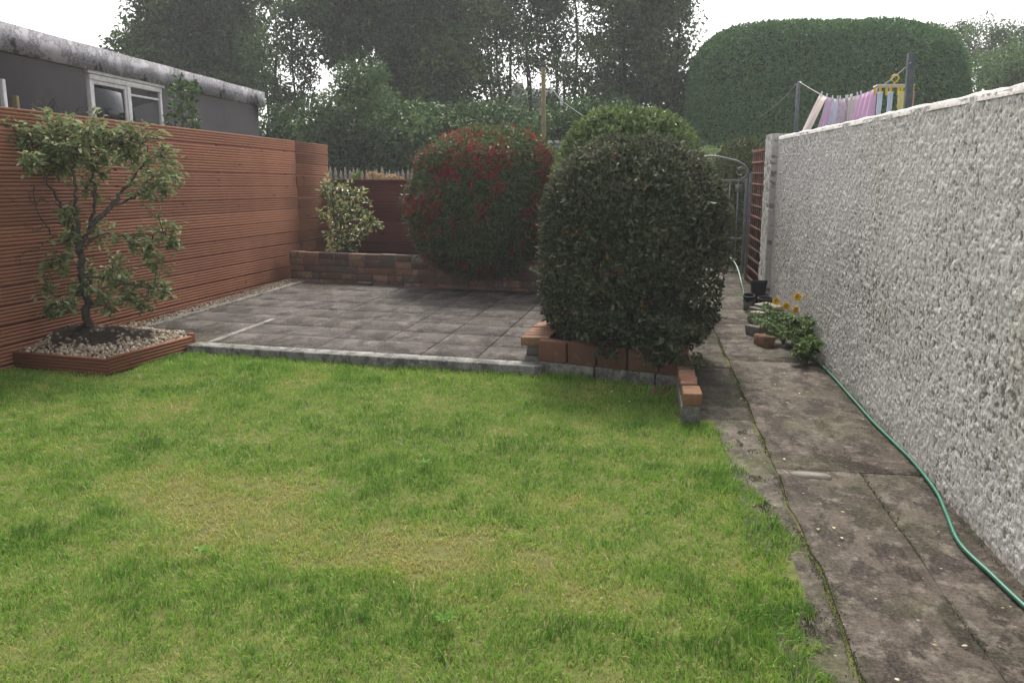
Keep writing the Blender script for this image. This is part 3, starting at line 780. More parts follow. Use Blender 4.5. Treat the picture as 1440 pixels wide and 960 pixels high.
# young shoots that stick out
ns = 110; P, N, k = shell(BC, (.725, .77, .86), ns, 2.5, .02, .06, -.6, 2.4, 3, 3.0); LP = []; LD = []
for p, nn in zip(P, N):
    L = random.uniform(.03, .09); d = norm(nn + rng.normal(0, .4, 3) + np.array([0, 0, .3]))
    for j in range(6): LP.append(p + d * L * j / 5); LD.append(d * .6 + rng.normal(0, .6, 3))
n = len(LP); o = leafobj('shoots', np.array(LP), np.array(LD), rdir(n), rng.uniform(.025, .045, n), rng.uniform(.013, .02, n), rng.uniform(.5, 1, n), M_cot, fb); o['kind'] = 'stuff'
P, N, k = shell(BC, (.725, .77, .86), 170, 2.5, .07, .06, -.7, 2.4, 3, 3.0)
kk = fbm(P[:, 0] * 2 + P[:, 1], P[:, 2] * 2, 2.2, 90, 2) > .5; P = P[kk]
mb = MB()
for p in P:
    for j in range(random.randint(1, 4)):
        o_ = p + rng.normal(0, .014, 3); r = random.uniform(.006, .0105)
        mb.tube([o_ - np.array((0, 0, r)), o_ - np.array((0, 0, r * .6)), o_ + np.array((0, 0, r * .6)), o_ + np.array((0, 0, r))], [.1 * r, r * .85, r * .85, .1 * r], 6)
o = mb.build('berries', M_berry, fb, True); o['kind'] = 'stuff'
stems(BC, (BC.x, BC.y, .05), [BC + Vector(v * np.array((.7, .7, .7))) for v in rdir(40) if v[2] > -.5], .03).build('stems', M_bark, fb, True)

# -- fuchsia on the back planter
FC = Vector((-1.86, 10.95, 1.02))
fu = thing('fuchsia_bush', 'round fuchsia bush covered in small red flowers on the back brick planter', 'bush', (FC.x, FC.y + .3, .26))
P, N, k = shell(FC, (1.0, 1.0, .95), 72000, 2.25, .22, .08, -.9, 2.0, 7)
n = len(P); Dv = N * .6 + rng.normal(0, .5, (n, 3)); Dv[:, 2] -= .35
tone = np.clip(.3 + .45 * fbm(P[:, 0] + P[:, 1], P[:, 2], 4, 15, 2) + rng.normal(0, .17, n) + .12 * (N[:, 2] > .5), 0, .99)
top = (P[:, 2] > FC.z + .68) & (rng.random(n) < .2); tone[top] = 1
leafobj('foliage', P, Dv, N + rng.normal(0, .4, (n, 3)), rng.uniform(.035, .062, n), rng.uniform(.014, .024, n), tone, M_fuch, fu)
P, N, k = shell(FC, (1.01, 1.01, .96), 700, 2.25, .03, .09, -.7, 2.0, 7); LP = []; LD = []
for p, nn in zip(P, N):
    L = random.uniform(.04, .14); d = norm(nn + rng.normal(0, .4, 3) + np.array([0, 0, .1]))
    for j in range(6):
        f = j / 5; LP.append(p + d * L * f - np.array([0, 0, .05 * f * f])); LD.append(d * .6 + rng.normal(0, .5, 3) - np.array([0, 0, .4]))
n = len(LP); o = leafobj('arching_shoots', np.array(LP), np.array(LD), rdir(n), rng.uniform(.03, .055, n), rng.uniform(.012, .02, n), rng.uniform(.3, .96, n), M_fuch, fu); o['kind'] = 'stuff'
P, N, k = shell(FC, (1.02, 1.02, .97), 11000, 2.25, .09, .09, -.75, 2.0, 7)
w = fbm(P[:, 0] * 1.2 + P[:, 1] * .8, P[:, 2], 2.6, 77, 3); kk = (w > .47) & (rng.random(len(P)) < (w - .42) * 3.0 * np.where(P[:, 2] > FC.z + .7, .5, 1) * np.where(P[:, 2] < FC.z - .35, .15, 1) * 1.25); P, N = P[kk], N[kk]
P = np.repeat(P, 4, 0) + rng.normal(0, .02, (len(P) * 4, 3)); n = len(P)
Dv = rng.normal(0, .3, (n, 3)); Dv[:, 2] -= 1
o = leafobj('flowers', P, Dv, rdir(n), rng.uniform(.03, .045, n), rng.uniform(.01, .017, n), rng.random(n), M_fred, fu); o['kind'] = 'stuff'
stems(FC, (FC.x, FC.y + .35, .25), [FC + Vector(v * np.array((.85, .8, .7))) for v in rdir(50) if v[2] > -.4], .025).build('stems', M_bark, fu, True)

# -- green bush behind
GC = Vector((-.17, 9.7, 1.08))
gb = thing('rounded_green_bush', 'rounded light green bush just behind the grey green clipped bush', 'bush', (GC.x, GC.y, 0))
P, N, k = shell(GC, (.77, .8, 1.0), 36000, 2.9, .2, .05, -.8, 2.2, 14); n = len(P)
Dv = N * .7 + rng.normal(0, .6, (n, 3)); Dv[:, 2] += .2
leafobj('foliage', P, Dv, N + rng.normal(0, .5, (n, 3)), rng.uniform(.045, .08, n), rng.uniform(.02, .036, n), np.clip(rng.normal(.5, .26, n), 0, 1), M_laurel, gb)
stems(GC, (GC.x, GC.y, -.02), [GC + Vector(v * np.array((.7, .7, .8))) for v in rdir(30) if v[2] > -.5], .03).build('stems', M_bark, gb, True)

# -- variegated shrub in the corner
vs_ = thing('variegated_shrub', 'loose shrub with yellow edged leaves in the fence corner of the back planter', 'shrub', (*D(485, 345, 11.5).to_2d(), .26))
cl = [(463, 262, 14), (478, 268, 14), (470, 285, 16), (490, 280, 14), (506, 272, 10), (512, 290, 11), (482, 300, 18), (500, 308, 16), (468, 310, 14), (520, 310, 10), (530, 316, 8), (478, 325, 18), (498, 332, 14), (464, 332, 12), (512, 325, 8), (455, 270, 8), (488, 345, 14), (470, 347, 10), (448, 300, 5), (492, 262, 8)]
P = []; Dv = []; mb = MB(); foot = D(484, 350, 11.5); foot.z = .26
for px, py, r in cl:
    c = D(px, py, 11.45 + random.uniform(-.2, .2)); R = r / F * 11.5
    mb.tube(spline([foot + Vector((random.uniform(-.08, .08), random.uniform(-.05, .05), 0)), foot.lerp(c, .5) + Vector((random.uniform(-.04, .04), 0, .03)), c], 4), list(np.linspace(.008, .003, 9)), 5)
    for j in range(int(r * 3.2)):
        d = rdir(1)[0]; P.append(np.array(c) + d * R * random.random() ** .5); Dv.append(d + rng.normal(0, .5, 3))
mb.build('stems', M_bark, vs_, True); n = len(P); Nv = rng.normal(0, .5, (n, 3)); Nv[:, 2] += .8; Nv[:, 1] -= .5
leafobj('foliage', np.array(P), np.array(Dv), Nv, rng.uniform(.05, .085, n), rng.uniform(.024, .04, n), np.where(rng.random(n) < .5, rng.uniform(0, .45, n), rng.uniform(.5, .93, n)), M_var, vs_)

# ================================================================== FRONT BED EDGING
f0, f1 = G(756, 521), G(955, 545)
fd = (f1 - f0).normalized(); fn = Vector((fd.y, -fd.x, 0)); Mf = Matrix.Rotation(math.atan2(fd.y, fd.x), 3, 'Z'); FL = (f1 - f0).length
bzt = D(756, 477, f0.y).z; blk = D(756, 507, f0.y).z
print('front bed', f0, f1, bzt, blk)
ew = thing('bed_edging_wall', 'front edging of orange bricks on concrete blocks under the grey green bush', 'edging wall', f0)
mb = MB(); u = 0
for L in (.46, .46, .4):
    L = min(L, FL - u)
    p = f0 + fd * (u + L / 2) - fn * .07; p.z = blk / 2 - .03; mb.box(p, (L - .01, .14, blk + .06), Mf, random.uniform(.2, .9), .004); u += L
mb.build('concrete_blocks', M_block, ew, bev=.006)
u = 0; mb = MB()
while u < FL - .05:
    L = min(.235, FL - u); hh = (bzt - blk) * random.uniform(.93, 1.03)
    p = f0 + fd * (u + L / 2) - fn * (.055 + random.uniform(-.008, .008)); p.z = blk + hh / 2; mb.box(p, (L - .012, .10, hh - .004), Mf @ Matrix.Rotation(random.uniform(-.03, .03), 3, 'Z'), random.random(), .004); u += L
mb.build('brick_course', M_rbrick, ew, bev=.007)
# left return: orange brick headers on dark bricks
lr = thing('brick_return', 'short run of orange bricks on dark bricks between patio and grey green bush', 'edging wall', f0 + Vector((-.05, .1, 0)))
Lb = f0 + Vector((-.012, .04, 0)); ld = Vector((.08, 1, 0)).normalized(); Ml = Matrix.Rotation(math.atan2(ld.y, ld.x) - PI / 2, 3, 'Z')
mb = MB(); m2 = MB(); m3 = MB()
for k in range(9):
    p = Lb + ld * (.06 + .112 * k) + Vector((-.02, 0, 0)); p.z = bzt - .03 + random.uniform(-.006, .006)
    mb.box(p, (.215, .104, .068), Ml @ Matrix.Rotation(random.uniform(-.06, .06), 3, 'Z'), random.random() * .7, .003)
for k in range(4):
    p = Lb + ld * (.11 + .22 * k) + Vector((-.025, 0, 0)); p.z = bzt - .03 - .07; m2.box(p, (.11, .212, .064), Ml, random.random(), .003)
p = Lb + ld * .5 + Vector((-.02, 0, 0)); p.z = (bzt - .135) / 2 - .03; m3.box(p, (.14, 1.0, bzt - .08), Ml, .4)
m3.build('concrete_blocks', M_block, lr, bev=.005); m2.build('dark_bricks', M_ebrick, lr, bev=.005); mb.build('brick_course', M_obrick, lr, bev=.005)
# right return along the path
r0 = G(970, 592)
rr = thing('path_edging_wall', 'low row of worn orange bricks on concrete blocks between lawn bed and path', 'edging wall', r0)
mb = MB(); m2 = MB(); rtop = D(970, 553, r0.y).z
for k in range(17):
    y = r0.y + .11 + .225 * k; x = .325 - .002 * k
    mb.box((x + random.uniform(-.006, .006), y, rtop - .036 + random.uniform(-.005, .005)), (.108, .217, .072), Matrix.Rotation(random.uniform(-.03, .03), 3, 'Z'), random.random() * .8, .004)
for k in range(9):
    y = r0.y + .22 + .45 * k; m2.box((.322, y, (rtop - .075) / 2 - .03), (.118, .44, rtop - .075 + .06), None, random.uniform(.3, 1), .004)
m2.build('concrete_blocks', M_block, rr, bev=.006); mb.build('brick_course', M_obrick, rr, bev=.007)
sheet('bed_soil', [(f0.x + .05, f0.y + .1), (.27, 6.15), (.27, 9.1), (-.66, 9.2)], M_soil, .1)

# ================================================================== ROUGHCAST WALL
WX = 1.42; WY0, WY1 = .2, 10.5
zt0, zt1 = onX(1440, 108, WX), onX(1078, 193, WX)
wtopf = lambda y: zt1.z + (zt0.z - zt1.z) * (WY1 - y) / (WY1 - zt0.y)
print('wall top', zt0, zt1)
rw = thing('roughcast_wall', 'long white roughcast boundary wall with grey dirty pits beside the path', 'wall', (WX, 5, 0))
st = .0052
ya = np.arange(WY0, WY1 + st, st); za = np.linspace(-.03, 1.0, 345)
Yg, T = np.meshgrid(ya, za); Zg = np.where(T < 0, T, T * (wtopf(Yg) - .035))
h1 = vn(Yg, Zg, 120, 1); h2 = vn(Yg, Zg, 78, 2); h3 = fbm(Yg, Zg, 3.0, 6, 3)
blob = np.maximum(h1 * .5 + h2 * .5, 0)
pitn = vn(Yg, Zg, 40, 8) * .36 + vn(Yg, Zg, 78, 9) * .34 + vn(Yg, Zg, 150, 12) * .3
thr = .31 + .40 * (fbm(Yg, Zg, 1.3, 17, 4) - .46) + .03 * Zg
pit = np.clip((thr - pitn) / .10, 0, 1)
dist = np.clip((Yg - 2) / 8, 0, 1)
h4 = vn(Yg, Zg, 34, 21) * .6 + vn(Yg, Zg, 16, 22) * .4
hgt = np.abs(h4 - .5) * .014 + blob * .0055 + h3 * .012 - pit * .0045
tone = np.clip(pit * .62 + (1 - blob) * .34 - .10 + np.clip(.10 - np.abs(h4 - .5), 0, .1) * 2.2, 0, 1)
# an accidental dip or chip here and there
X = WX + .010 - hgt
ii = np.arange(X.size).reshape(X.shape); q = np.stack([ii[:-1, :-1], ii[1:, :-1], ii[1:, 1:], ii[:-1, 1:]], -1).reshape(-1, 4)
mk('roughcast_face', np.stack([X, Yg, Zg], -1).reshape(-1, 3), [q], M_wall, rw, tone.ravel(), False)
mb = MB(); mb.box((WX + .115, (WY0 + WY1) / 2, .8), (.21, WY1 - WY0 - .02, 1.66)); mb.build('wall_core', M_coping, rw)
# rounded, uneven coping
ya = np.arange(WY0, WY1 + .05, .05); ang = np.linspace(0, PI, 11); V = []
for y in ya:
    for a in ang:
        w = .104 + .006 * (vn(np.array([y * 3.0]), np.array([a]), 6, 2)[0] - .5) * 2; hh = .036 + .014 * (vn(np.array([y * 2.5]), np.array([a * .3]), 4, 5)[0] - .5)
        V.append((WX + .1 - w * math.cos(a) * 1.0, y, wtopf(y) - .048 + hh * math.sin(a) ** .55 if 0 < a < PI - .01 else wtopf(y) - .06))
ii = np.arange(len(V)).reshape(len(ya), 11); q = np.stack([ii[:-1, :-1], ii[1:, :-1], ii[1:, 1:], ii[:-1, 1:]], -1).reshape(-1, 4)
mk('coping', V, [q, ], M_wall, rw, list(np.clip(rng.normal(.12, .1, len(V)), 0, .5)), True)
# end pier, a little proud
ya = np.arange(9.98, 10.56, .012); za = np.linspace(-.05, 1, 130); Yg, T = np.meshgrid(ya, za); Zg = T * (wtopf(Yg) + .01)
b = vn(Yg, Zg, 60, 31) * .5 + vn(Yg, Zg, 30, 32) * .5; p2 = np.clip((.33 - vn(Yg, Zg, 30, 36)) / .1, 0, 1)
edge = np.clip(1 - np.minimum(Yg - 9.98, 10.55 - Yg) / .03, 0, 1)
X = WX - .055 - b * .014 + p2 * .012 + edge ** 2 * .07
ii = np.arange(X.size).reshape(X.shape); q = np.stack([ii[:-1, :-1], ii[1:, :-1], ii[1:, 1:], ii[:-1, 1:]], -1).reshape(-1, 4)
mk('end_pier', np.stack([X, Yg, Zg], -1).reshape(-1, 3), [q], M_wall, rw, np.clip(p2 * .6 + (1 - b) * .3 - .05, 0, 1).ravel(), True)
mb = MB(); mb.box((WX + .11, 10.27, wtopf(10.3) / 2), (.2, .53, wtopf(10.3) + .01)); mb.build('pier_core', M_coping, rw, bev=.01)

# ---- trellis panel beyond the wall
tr = thing('trellis_panel', 'red brown square trellis panel between the white wall end and the metal gate', 'trellis', (1.42, 11.5, 0))
ty0, ty1 = 10.58, 12.25; tz = onX(1070, 208, 1.42).z
mb = MB(); mb.box((1.475, (ty0 + ty1) / 2, tz / 2), (.012, ty1 - ty0, tz - .02)); mb.build('backing_boards', M_trellis, tr)
mb = MB()
for k in range(9): mb.box((1.440, ty0 + .03 + k * .198, tz / 2), (.018, .04, tz), None, random.random())
mb.build('uprights', M_trellis, tr)
mb = MB()
for k in range(13): mb.box((1.425, (ty0 + ty1) / 2, .06 + k * (tz - .1) / 12), (.012, ty1 - ty0, .03), None, random.random())
mb.build('crossbars', M_trellis, tr)

# ---- metal gate
gr = Vector((1.37, 12.3, 0)); gw = .98
gt = thing('metal_gate', 'grey galvanised garden gate with a curved top and scrolls at the end of the path', 'gate', gr)
zb = D(1052, 252, 12.3).z; ztp = D(1035, 225, 12.3).z
mb = MB()
mb.beam(gr + Vector((0, 0, .08)), gr + Vector((0, 0, zb)), .035, .035, (0, 1, 0)); mb.beam(gr + Vector((-gw, 0, .08)), gr + Vector((-gw, 0, zb)), .035, .035, (0, 1, 0))
for z in (.1, .55, zb - .02): mb.beam(gr + Vector((-gw, 0, z)), gr + Vector((0, 0, z)), .03, .012, (0, 1, 0))
arc = [gr + Vector((0, 0, zb)), gr + Vector((-.005, 0, zb + (ztp - zb) * .55)), gr + Vector((-.09, 0, ztp - .04)), gr + Vector((-.2, 0, ztp)), gr + Vector((-gw / 2, 0, ztp + .05)), gr + Vector((-gw + .2, 0, ztp)), gr + Vector((-gw + .09, 0, ztp - .04)), gr + Vector((-gw + .005, 0, zb + (ztp - zb) * .55)), gr + Vector((-gw, 0, zb))]
mb.tube(spline(arc, 6), .014, 8)
mb.build('frame', M_galv, gt, bev=.002)
mb = MB()
for k in range(1, 9): mb.tube([gr + Vector((-gw * k / 9, 0, .1)), gr + Vector((-gw * k / 9, 0, zb))], .007, 6)
mb.build('bars', M_galv, gt, True)
for s in (1, -1):
    mb = MB(); c = gr + Vector((-gw / 2 + s * (gw / 2 - .085), 0, zb + .09))
    mb.tube([c + Vector((s * math.cos(a) * (.075 - .008 * a), 0, math.sin(a) * (.075 - .008 * a))) for a in np.linspace(-1.6, 5.2, 26)], .007, 6)
    mb.build('scroll', M_galv, gt, True)
mb = MB(); mb.box(gr + Vector((-.1, -.0, zb - .12)), (.09, .012, .1)); mb.build('latch_plate', M_galv, gt)
gp = thing('gate_post', 'grey steel gate post against the trellis', 'gate post', gr + Vector((.06, 0, 0)))
mb = MB(); mb.beam(gr + Vector((.055, 0, -.05)), gr + Vector((.055, 0, zb + .06)), .05, .05, (0, 1, 0)); mb.build('post', M_galv, gp, bev=.003)
mb = MB(); mb.box(gr + Vector((.055, 0, zb + .065)), (.056, .056, .012)); mb.build('cap', M_galv, gp)

# ---- hose
hp = [G(1500, 905, .012), G(1440, 851, .012), G(1395, 808, .012), G(1350, 764, .012), G(1331, 722, .012), G(1316, 690, .012), G(1285, 650, .012), G(1255, 620, .012), G(1225, 590, .012), G(1195, 556, .012), G(1168, 526, .012)]
hp += [Vector((1.37, 7.3, .012)), Vector((1.33, 8.2, .012)), Vector((1.22, 9.3, .012)), Vector((1.17, 10.2, .015)), Vector((1.24, 10.9, .02)), Vector((1.27, 11.4, .06)), Vector((1.25, 11.9, .22)), Vector((1.18, 12.25, .30)), Vector((1.0, 12.4, .29))]
mb = MB(); mb.tube(spline(hp, 8), .009, 10); tag(mb.build('garden_hose', M_hose, None, True), 'thin green garden hose lying on the path along the white wall', 'hose')

# ---- stones, pots and yellow poppies at the wall foot
def rock(c, s, mat, label, name='edging_stone', rot=0, cat='stone', sub=.16):
    o = None; mb = MB()
    mb.box(c, (s[0] * 2, s[1] * 2, s[2] * 2), Matrix.Rotation(rot, 3, 'Z') @ Matrix.Rotation(random.uniform(-.12, .12), 3, 'Y'), random.random(), min(s) * .35)
    o = mb.build(name, mat); bevel(o, min(s) * .25, 2)
    return tag(o, label, cat)
rock(G(1063, 458) + Vector((.02, .10, .055)), (.06, .13, .065), M_stone, 'pale broken block at the path edge in front of the black pots', rot=.25)
rock(G(1052, 440) + Vector((.04, .25, .05)), (.06, .11, .06), M_dstone, 'small brown stone just behind the pale broken block', rot=-.3)
rock(G(1072, 487) + Vector((.02, .05, .04)), (.055, .1, .055), M_obrick, 'orange brick piece half hidden by the poppy leaves', rot=.2)
rock(G(1058, 472) + Vector((.05, .05, .04)), (.06, .09, .05), M_dstone, 'mossy grey stone between pale block and orange brick piece', rot=.6)
rock(Vector((1.29, 9.05, .12)), (.08, .15, .025), M_stone, 'flat pale slab lying on top of the other flat stone by the wall', rot=.5)
rock(Vector((1.28, 9.0, .06)), (.12, .19, .05), M_dstone, 'flat grey stone lying under the flat pale slab by the wall', rot=.4)
def pot(c, r, h, tilt, label):
    t = thing('plant_pot', label, 'plant pot', c)
    M = Matrix.Rotation(tilt, 3, 'X'); mb = MB()
    prof = [(r * .72, 0), (r * .98, h * .86), (r * 1.08, h * .86), (r * 1.1, h), (r * .98, h), (r * .93, h * .84), (r * .68, .02)]
    vs = [Vector(c) + M @ Vector((a * math.cos(p), a * math.sin(p), z)) for a, z in prof for p in np.linspace(0, 2 * PI, 16, endpoint=False)]
    q = [(i * 16 + k, i * 16 + (k + 1) % 16, (i + 1) * 16 + (k + 1) % 16, (i + 1) * 16 + k) for i in range(len(prof) - 1) for k in range(16)]
    mb.add(vs, q); mb.build('pot_body', M_black, t, True)
    m2 = MB(); m2.add([Vector(c) + M @ Vector((r * .93 * math.cos(p), r * .93 * math.sin(p), h * .8)) for p in np.linspace(0, 2 * PI, 12, endpoint=False)], [], [(0, i, i + 1) for i in range(1, 11)])
    m2.build('soil', M_soil, t)
pot(Vector((1.27, 9.75, .0)), .085, .30, -.12, 'tall black plastic pot against the end of the white wall')
pot(Vector((1.15, 9.62, .0)), .06, .17, .25, 'small tilted black plastic pot on the path side of the tall pot')
pot(Vector((1.30, 9.45, .0)), .075, .16, .1, 'squat black plastic pot in front of the tall pot by the wall')

def poppy(cx, cy, n, r, h, flowers, label):
    t = thing('poppy_plant', label, 'plant', (cx, cy, 0))
    P = []; Dv = []
    mb = MB()
    for i in range(n):
        a = random.uniform(0, 2 * PI); L = r * random.uniform(.4, 1.1); hh = h * random.uniform(.4, 1)
        e = Vector((min(cx + math.cos(a) * L, 1.37), cy + math.sin(a) * L, hh)); s = Vector((cx, cy, 0)); m = s.lerp(e, .5) + Vector((0, 0, hh * .35))
        S = spline([s, m, e], 5); mb.tube(S, .0025, 4, cap=False)
        for j in range(4, len(S)):
            for sd in (-1, 1):
                d = (S[j] - S[j - 1]).normalized(); o = d.cross(Vector((0, 0, 1))) * sd
                for w in range(4):
                    P.append(S[j] + Vector(rng.normal(0, .008, 3))); Dv.append(o + d * .5 + Vector(rng.normal(0, .35, 3)) - Vector((0, 0, .2)))
    nn = len(P); Nv = rng.normal(0, .4, (nn, 3)); Nv[:, 2] += 1
    mb.build('stalks', M_poppy_leaf, t)
    leafobj('leaves', np.array(P), np.array(Dv), Nv, rng.uniform(.02, .045, nn), rng.uniform(.008, .016, nn), np.clip(rng.normal(.5, .28, nn), 0, 1), M_poppy_leaf, t)
    for f in flowers:
        f = Vector(f); mb = MB(); s = Vector((cx + random.uniform(-.05, .05), cy, .05)); mb.tube(spline([s, s.lerp(f, .6) + Vector((.01, 0, .05)), f], 5), .0025, 5); fs = mb.build('flower_stalk', M_poppy_leaf, t)
        k = 6; a = np.linspace(0, 2 * PI, k, endpoint=False); D_ = np.stack([np.cos(a), np.full(k, -.35), np.sin(a) + .4], -1)
        leafobj('flower', np.tile(np.array(f), (k, 1)), D_, np.tile([0, -1., .3], (k, 1)), .045, .048, rng.random(k), M_yel, fs, .3, -.1)
fl = lambda px, py, Y: D(px, py, Y)
poppy(1.26, 8.35, 26, .24, .24, [fl(1091, 424, 8.9), fl(1105, 431, 8.6)], 'leafy yellow poppy plant nearest the black pots')
poppy(1.24, 7.75, 24, .22, .22, [fl(1119, 436, 8.2)], 'low yellow poppy plant with one flower at the middle of the clump')
poppy(1.33, 7.3, 26, .22, .30, [fl(1121, 418, 8.0), fl(1142, 418, 7.7)], 'tall yellow poppy plant tight against the white wall')
poppy(1.30, 6.95, 22, .17, .20, [], 'flowerless leafy plant at the near end of the poppy clump by the hose')

# ---- fallen leaves
lit = [(1361, 907, .8), (1265, 956, .9), (1185, 757, .9), (1182, 719, .85), (1045, 615, .6), (1125, 552, .7), (1110, 566, .6), (1215, 590, .7), (1172, 740, .5), (1102, 644, .8), (1067, 504, 1.), (1150, 742, .3), (1040, 560, .7), (1310, 905, .3), (1090, 540, .5)]
for i, (px, py, tn) in enumerate(lit):
    p = np.array([G(px, py, .008)]); a = random.uniform(0, 6.28)
    o = leafobj('fallen_leaf', p, np.array([[math.cos(a), math.sin(a), .05]]), np.array([[random.uniform(-.2, .2), 0, 1.]]), random.uniform(.014, .026), random.uniform(.009, .015), np.array([tn * .8]), M_litter, None, .15, .1)
    if tn >= 1.: tag(o, 'bright yellow fallen leaf on the path near the poppies', 'leaf')
    else: tag(o, 'small pale fallen leaf lying on the concrete path', 'leaf', 'pale fallen leaves on the path')
for px, py in ((860, 551), (887, 564)):
    p = np.array([G(px, py, .025)]); a = random.uniform(0, 6.28)
    o = leafobj('fallen_leaf', p, np.array([[math.cos(a), math.sin(a), .2]]), np.array([[.1, -.3, 1.]]), .024, .014, np.array([.6]), M_litter, None, .15, .1)
    tag(o, 'small pale fallen leaf lying on the lawn grass', 'leaf', 'pale fallen leaves on the lawn')
n = 14; c = np.array(G(930, 550, .012)); P = c + rng.normal(0, 1, (n, 3)) * np.array([.04, .05, .004])
Dv = rdir(n); Dv[:, 2] *= .4; o = leafobj('fallen_petals', P, Dv, np.tile([0, 0, 1.], (n, 1)), .025, .016, rng.random(n), M_petal, None); tag(o, 'scatter of pink fallen petals on the grass below the bush', 'petals', kind='stuff')

# ================================================================== NEIGHBOUR SHED
sA, sB = G(0, 30, 3.0), G(372, 130, 3.0)
sd = (sB - sA).normalized(); sn = Vector((sd.y, -sd.x, 0))
sA = sA - sd * 2.2; SLn = (sB - sA).length
fbz = D(372, 151, sB.y).z
print('shed', sA, sB, fbz)
sh = thing('flat_roofed_shed', 'dark rendered flat roofed outbuilding with flaking white fascia beyond the left fence', 'outbuilding', sA + sd * 4 - sn * 1)
Ms = Matrix.Rotation(math.atan2(sd.y, sd.x), 3, 'Z')
mb = MB(); p = (sA + sB) / 2 - sn * 1.55 - sd * .06; mb.box((p.x, p.y, 1.36), (SLn - .2, 2.9, 2.74), Ms); mb.build('wall', M_shed, sh)
mb = MB()
# fascia with a wandering lower edge
N_ = 40
for i in range(N_):
    u0, u1 = SLn * i / N_, SLn * (i + 1) / N_
    a = sA + sd * u0; b = sA + sd * u1; l0 = fbz + .003 * math.sin(i * 1.7); l1 = fbz + .003 * math.sin((i + 1) * 1.7)
    t0 = 3.0 + .003 * math.sin(i * .9); t1 = 3.0 + .003 * math.sin((i + 1) * .9)
    q4 = [Vector((a.x, a.y, l0)), Vector((b.x, b.y, l1)), Vector((b.x, b.y, t1)), Vector((a.x, a.y, t0))]
    bk = [v - sn * .09 for v in q4]; mb.add(q4 + bk, [(0, 1, 2, 3), (5, 4, 7, 6), (3, 2, 6, 7), (1, 0, 4, 5)] + ([(1, 5, 6, 2)] if i == N_ - 1 else []))
mb.build('fascia', M_fascia, sh)
mb = MB(); p = sB - sn * 1.6 - sd * .045; mb.box((p.x, p.y, (3.0 + fbz) / 2), (.09, 3.0, 3.0 - fbz), Ms); mb.build('end_fascia', M_fascia, sh)
mb = MB(); p = (sA + sB) / 2 - sn * 1.55; mb.box((p.x, p.y, 2.93), (SLn - .2, 2.95, .1), Ms); mb.build('roof', M_roofing, sh)
# window in the wall face
wA, wB = sA - sn * .1, sB - sn * .1
c00, c11, c10 = onV(119, 101, wA, wB), onV(226, 172, wA, wB), onV(222, 126, wA, wB)
u0 = (c00 - wA).dot(sd); u1 = (c10 - wA).dot(sd); zt = max(c00.z, c10.z); zt = (c00.z + c10.z) / 2; zb_ = zt - .95
print('shed window', u0, u1, zt)
def wp(u, z, o): return Vector((*(wA + sd * u + sn * o).to_2d(), z))
def wbox(u_0, u_1, z0, z1, o0, o1, nm, mat, par, bev_=.004):
    mb = MB(); vs = [wp(u, z, o) for z in (z0, z1) for u, o in ((u_0, o0), (u_1, o0), (u_1, o1), (u_0, o1))]
    mb.add(vs, [(0, 3, 2, 1), (4, 5, 6, 7), (0, 1, 5, 4), (1, 2, 6, 5), (2, 3, 7, 6), (3, 0, 4, 7)]); return mb.build(nm, mat, par, bev=bev_)
um = (u0 + u1) / 2; fw = .07
win = wbox(u0 + fw, u1 - fw, zb_ + fw, zt - fw, .004, .02, 'window', M_glass, sh, 0)
for a, b, z0, z1, o in ((u0, u1, zt - fw, zt, .06), (u0, u1, zb_, zb_ + fw, .06), (u0, u0 + fw, zb_ + fw, zt - fw, .055), (u1 - fw, u1, zb_ + fw, zt - fw, .055), (um - .05, um + .05, zb_ + fw, zt - fw, .058)):
    mb = wbox(a, b, z0, z1, .0, o, 'frame', M_wframe, win)
wbox(u0 - .07, u1 + .07, zt + .002, zt + .05, .0, .08, 'head_trim', M_wframe, win)
# open left sash, inner frame
for a, b, z0, z1 in ((u0 + fw, um - .05, zt - fw - .05, zt - fw), (u0 + fw, um - .05, zt - fw - .55, zt - fw - .48), (um - .11, um - .05, zt - fw - .48, zt - fw - .05), (u0 + fw, u0 + fw + .05, zt - fw - .48, zt - fw - .05)):
    wbox(a, b, z0, z1, .02, .045, 'sash', M_wframe, win)
wbox(um + .05, u1 - fw, zt - fw - .12, zt - fw - .09, .02, .04, 'sash_bar', M_wframe, win)
e0 = (onV(3, 130, wA, wB) - wA).dot(sd); wbox(e0 - .06, e0, 1.4, onV(3, 112, wA, wB).z, 0, .05, 'window_edge', M_wframe, sh)
# yellow stick and dry twigs against the shed
p = D(21, 135, 8.6); mb = MB(); mb.beam(Vector((p.x, p.y, 0)), p, .06, .04, (0, 1, 0)); tag(mb.build('wooden_stake', M_pole, None, bev=.004), 'short yellowish wooden stake in front of the dark shed wall', 'stake')
# climbing shrub by the shed
cs = thing('climbing_shrub', 'sparse leafy climber growing up the dark shed wall right of its window', 'shrub', (*D(255, 150, 11.5).to_2d(), 0))
P = []; Dv = []; mb = MB(); ft = D(255, 150, 11.3); ft.z = 0
for px, py, r in ((252, 122, 10), (262, 130, 12), (244, 130, 9), (256, 145, 14), (270, 145, 10), (245, 155, 10), (262, 162, 14), (240, 168, 8), (272, 170, 10), (254, 112, 6), (268, 118, 6), (275, 128, 4)):
    c = D(px, py, 11.3 + random.uniform(-.2, .2)); R = r / F * 11.3
    mb.tube(spline([ft, ft.lerp(c, .6) + Vector((random.uniform(-.05, .05), 0, 0)), c], 4), list(np.linspace(.008, .003, 9)), 4)
    for j in range(int(r * 2.6)): d = rdir(1)[0]; P.append(np.array(c) + d * R * random.random() ** .5); Dv.append(d)
mb.build('stems', M_bark, cs); n = len(P); leafobj('foliage', np.array(P), np.array(Dv), rdir(n), rng.uniform(.05, .09, n), rng.uniform(.03, .05, n), rng.uniform(0, .8, n), M_tree2, cs)
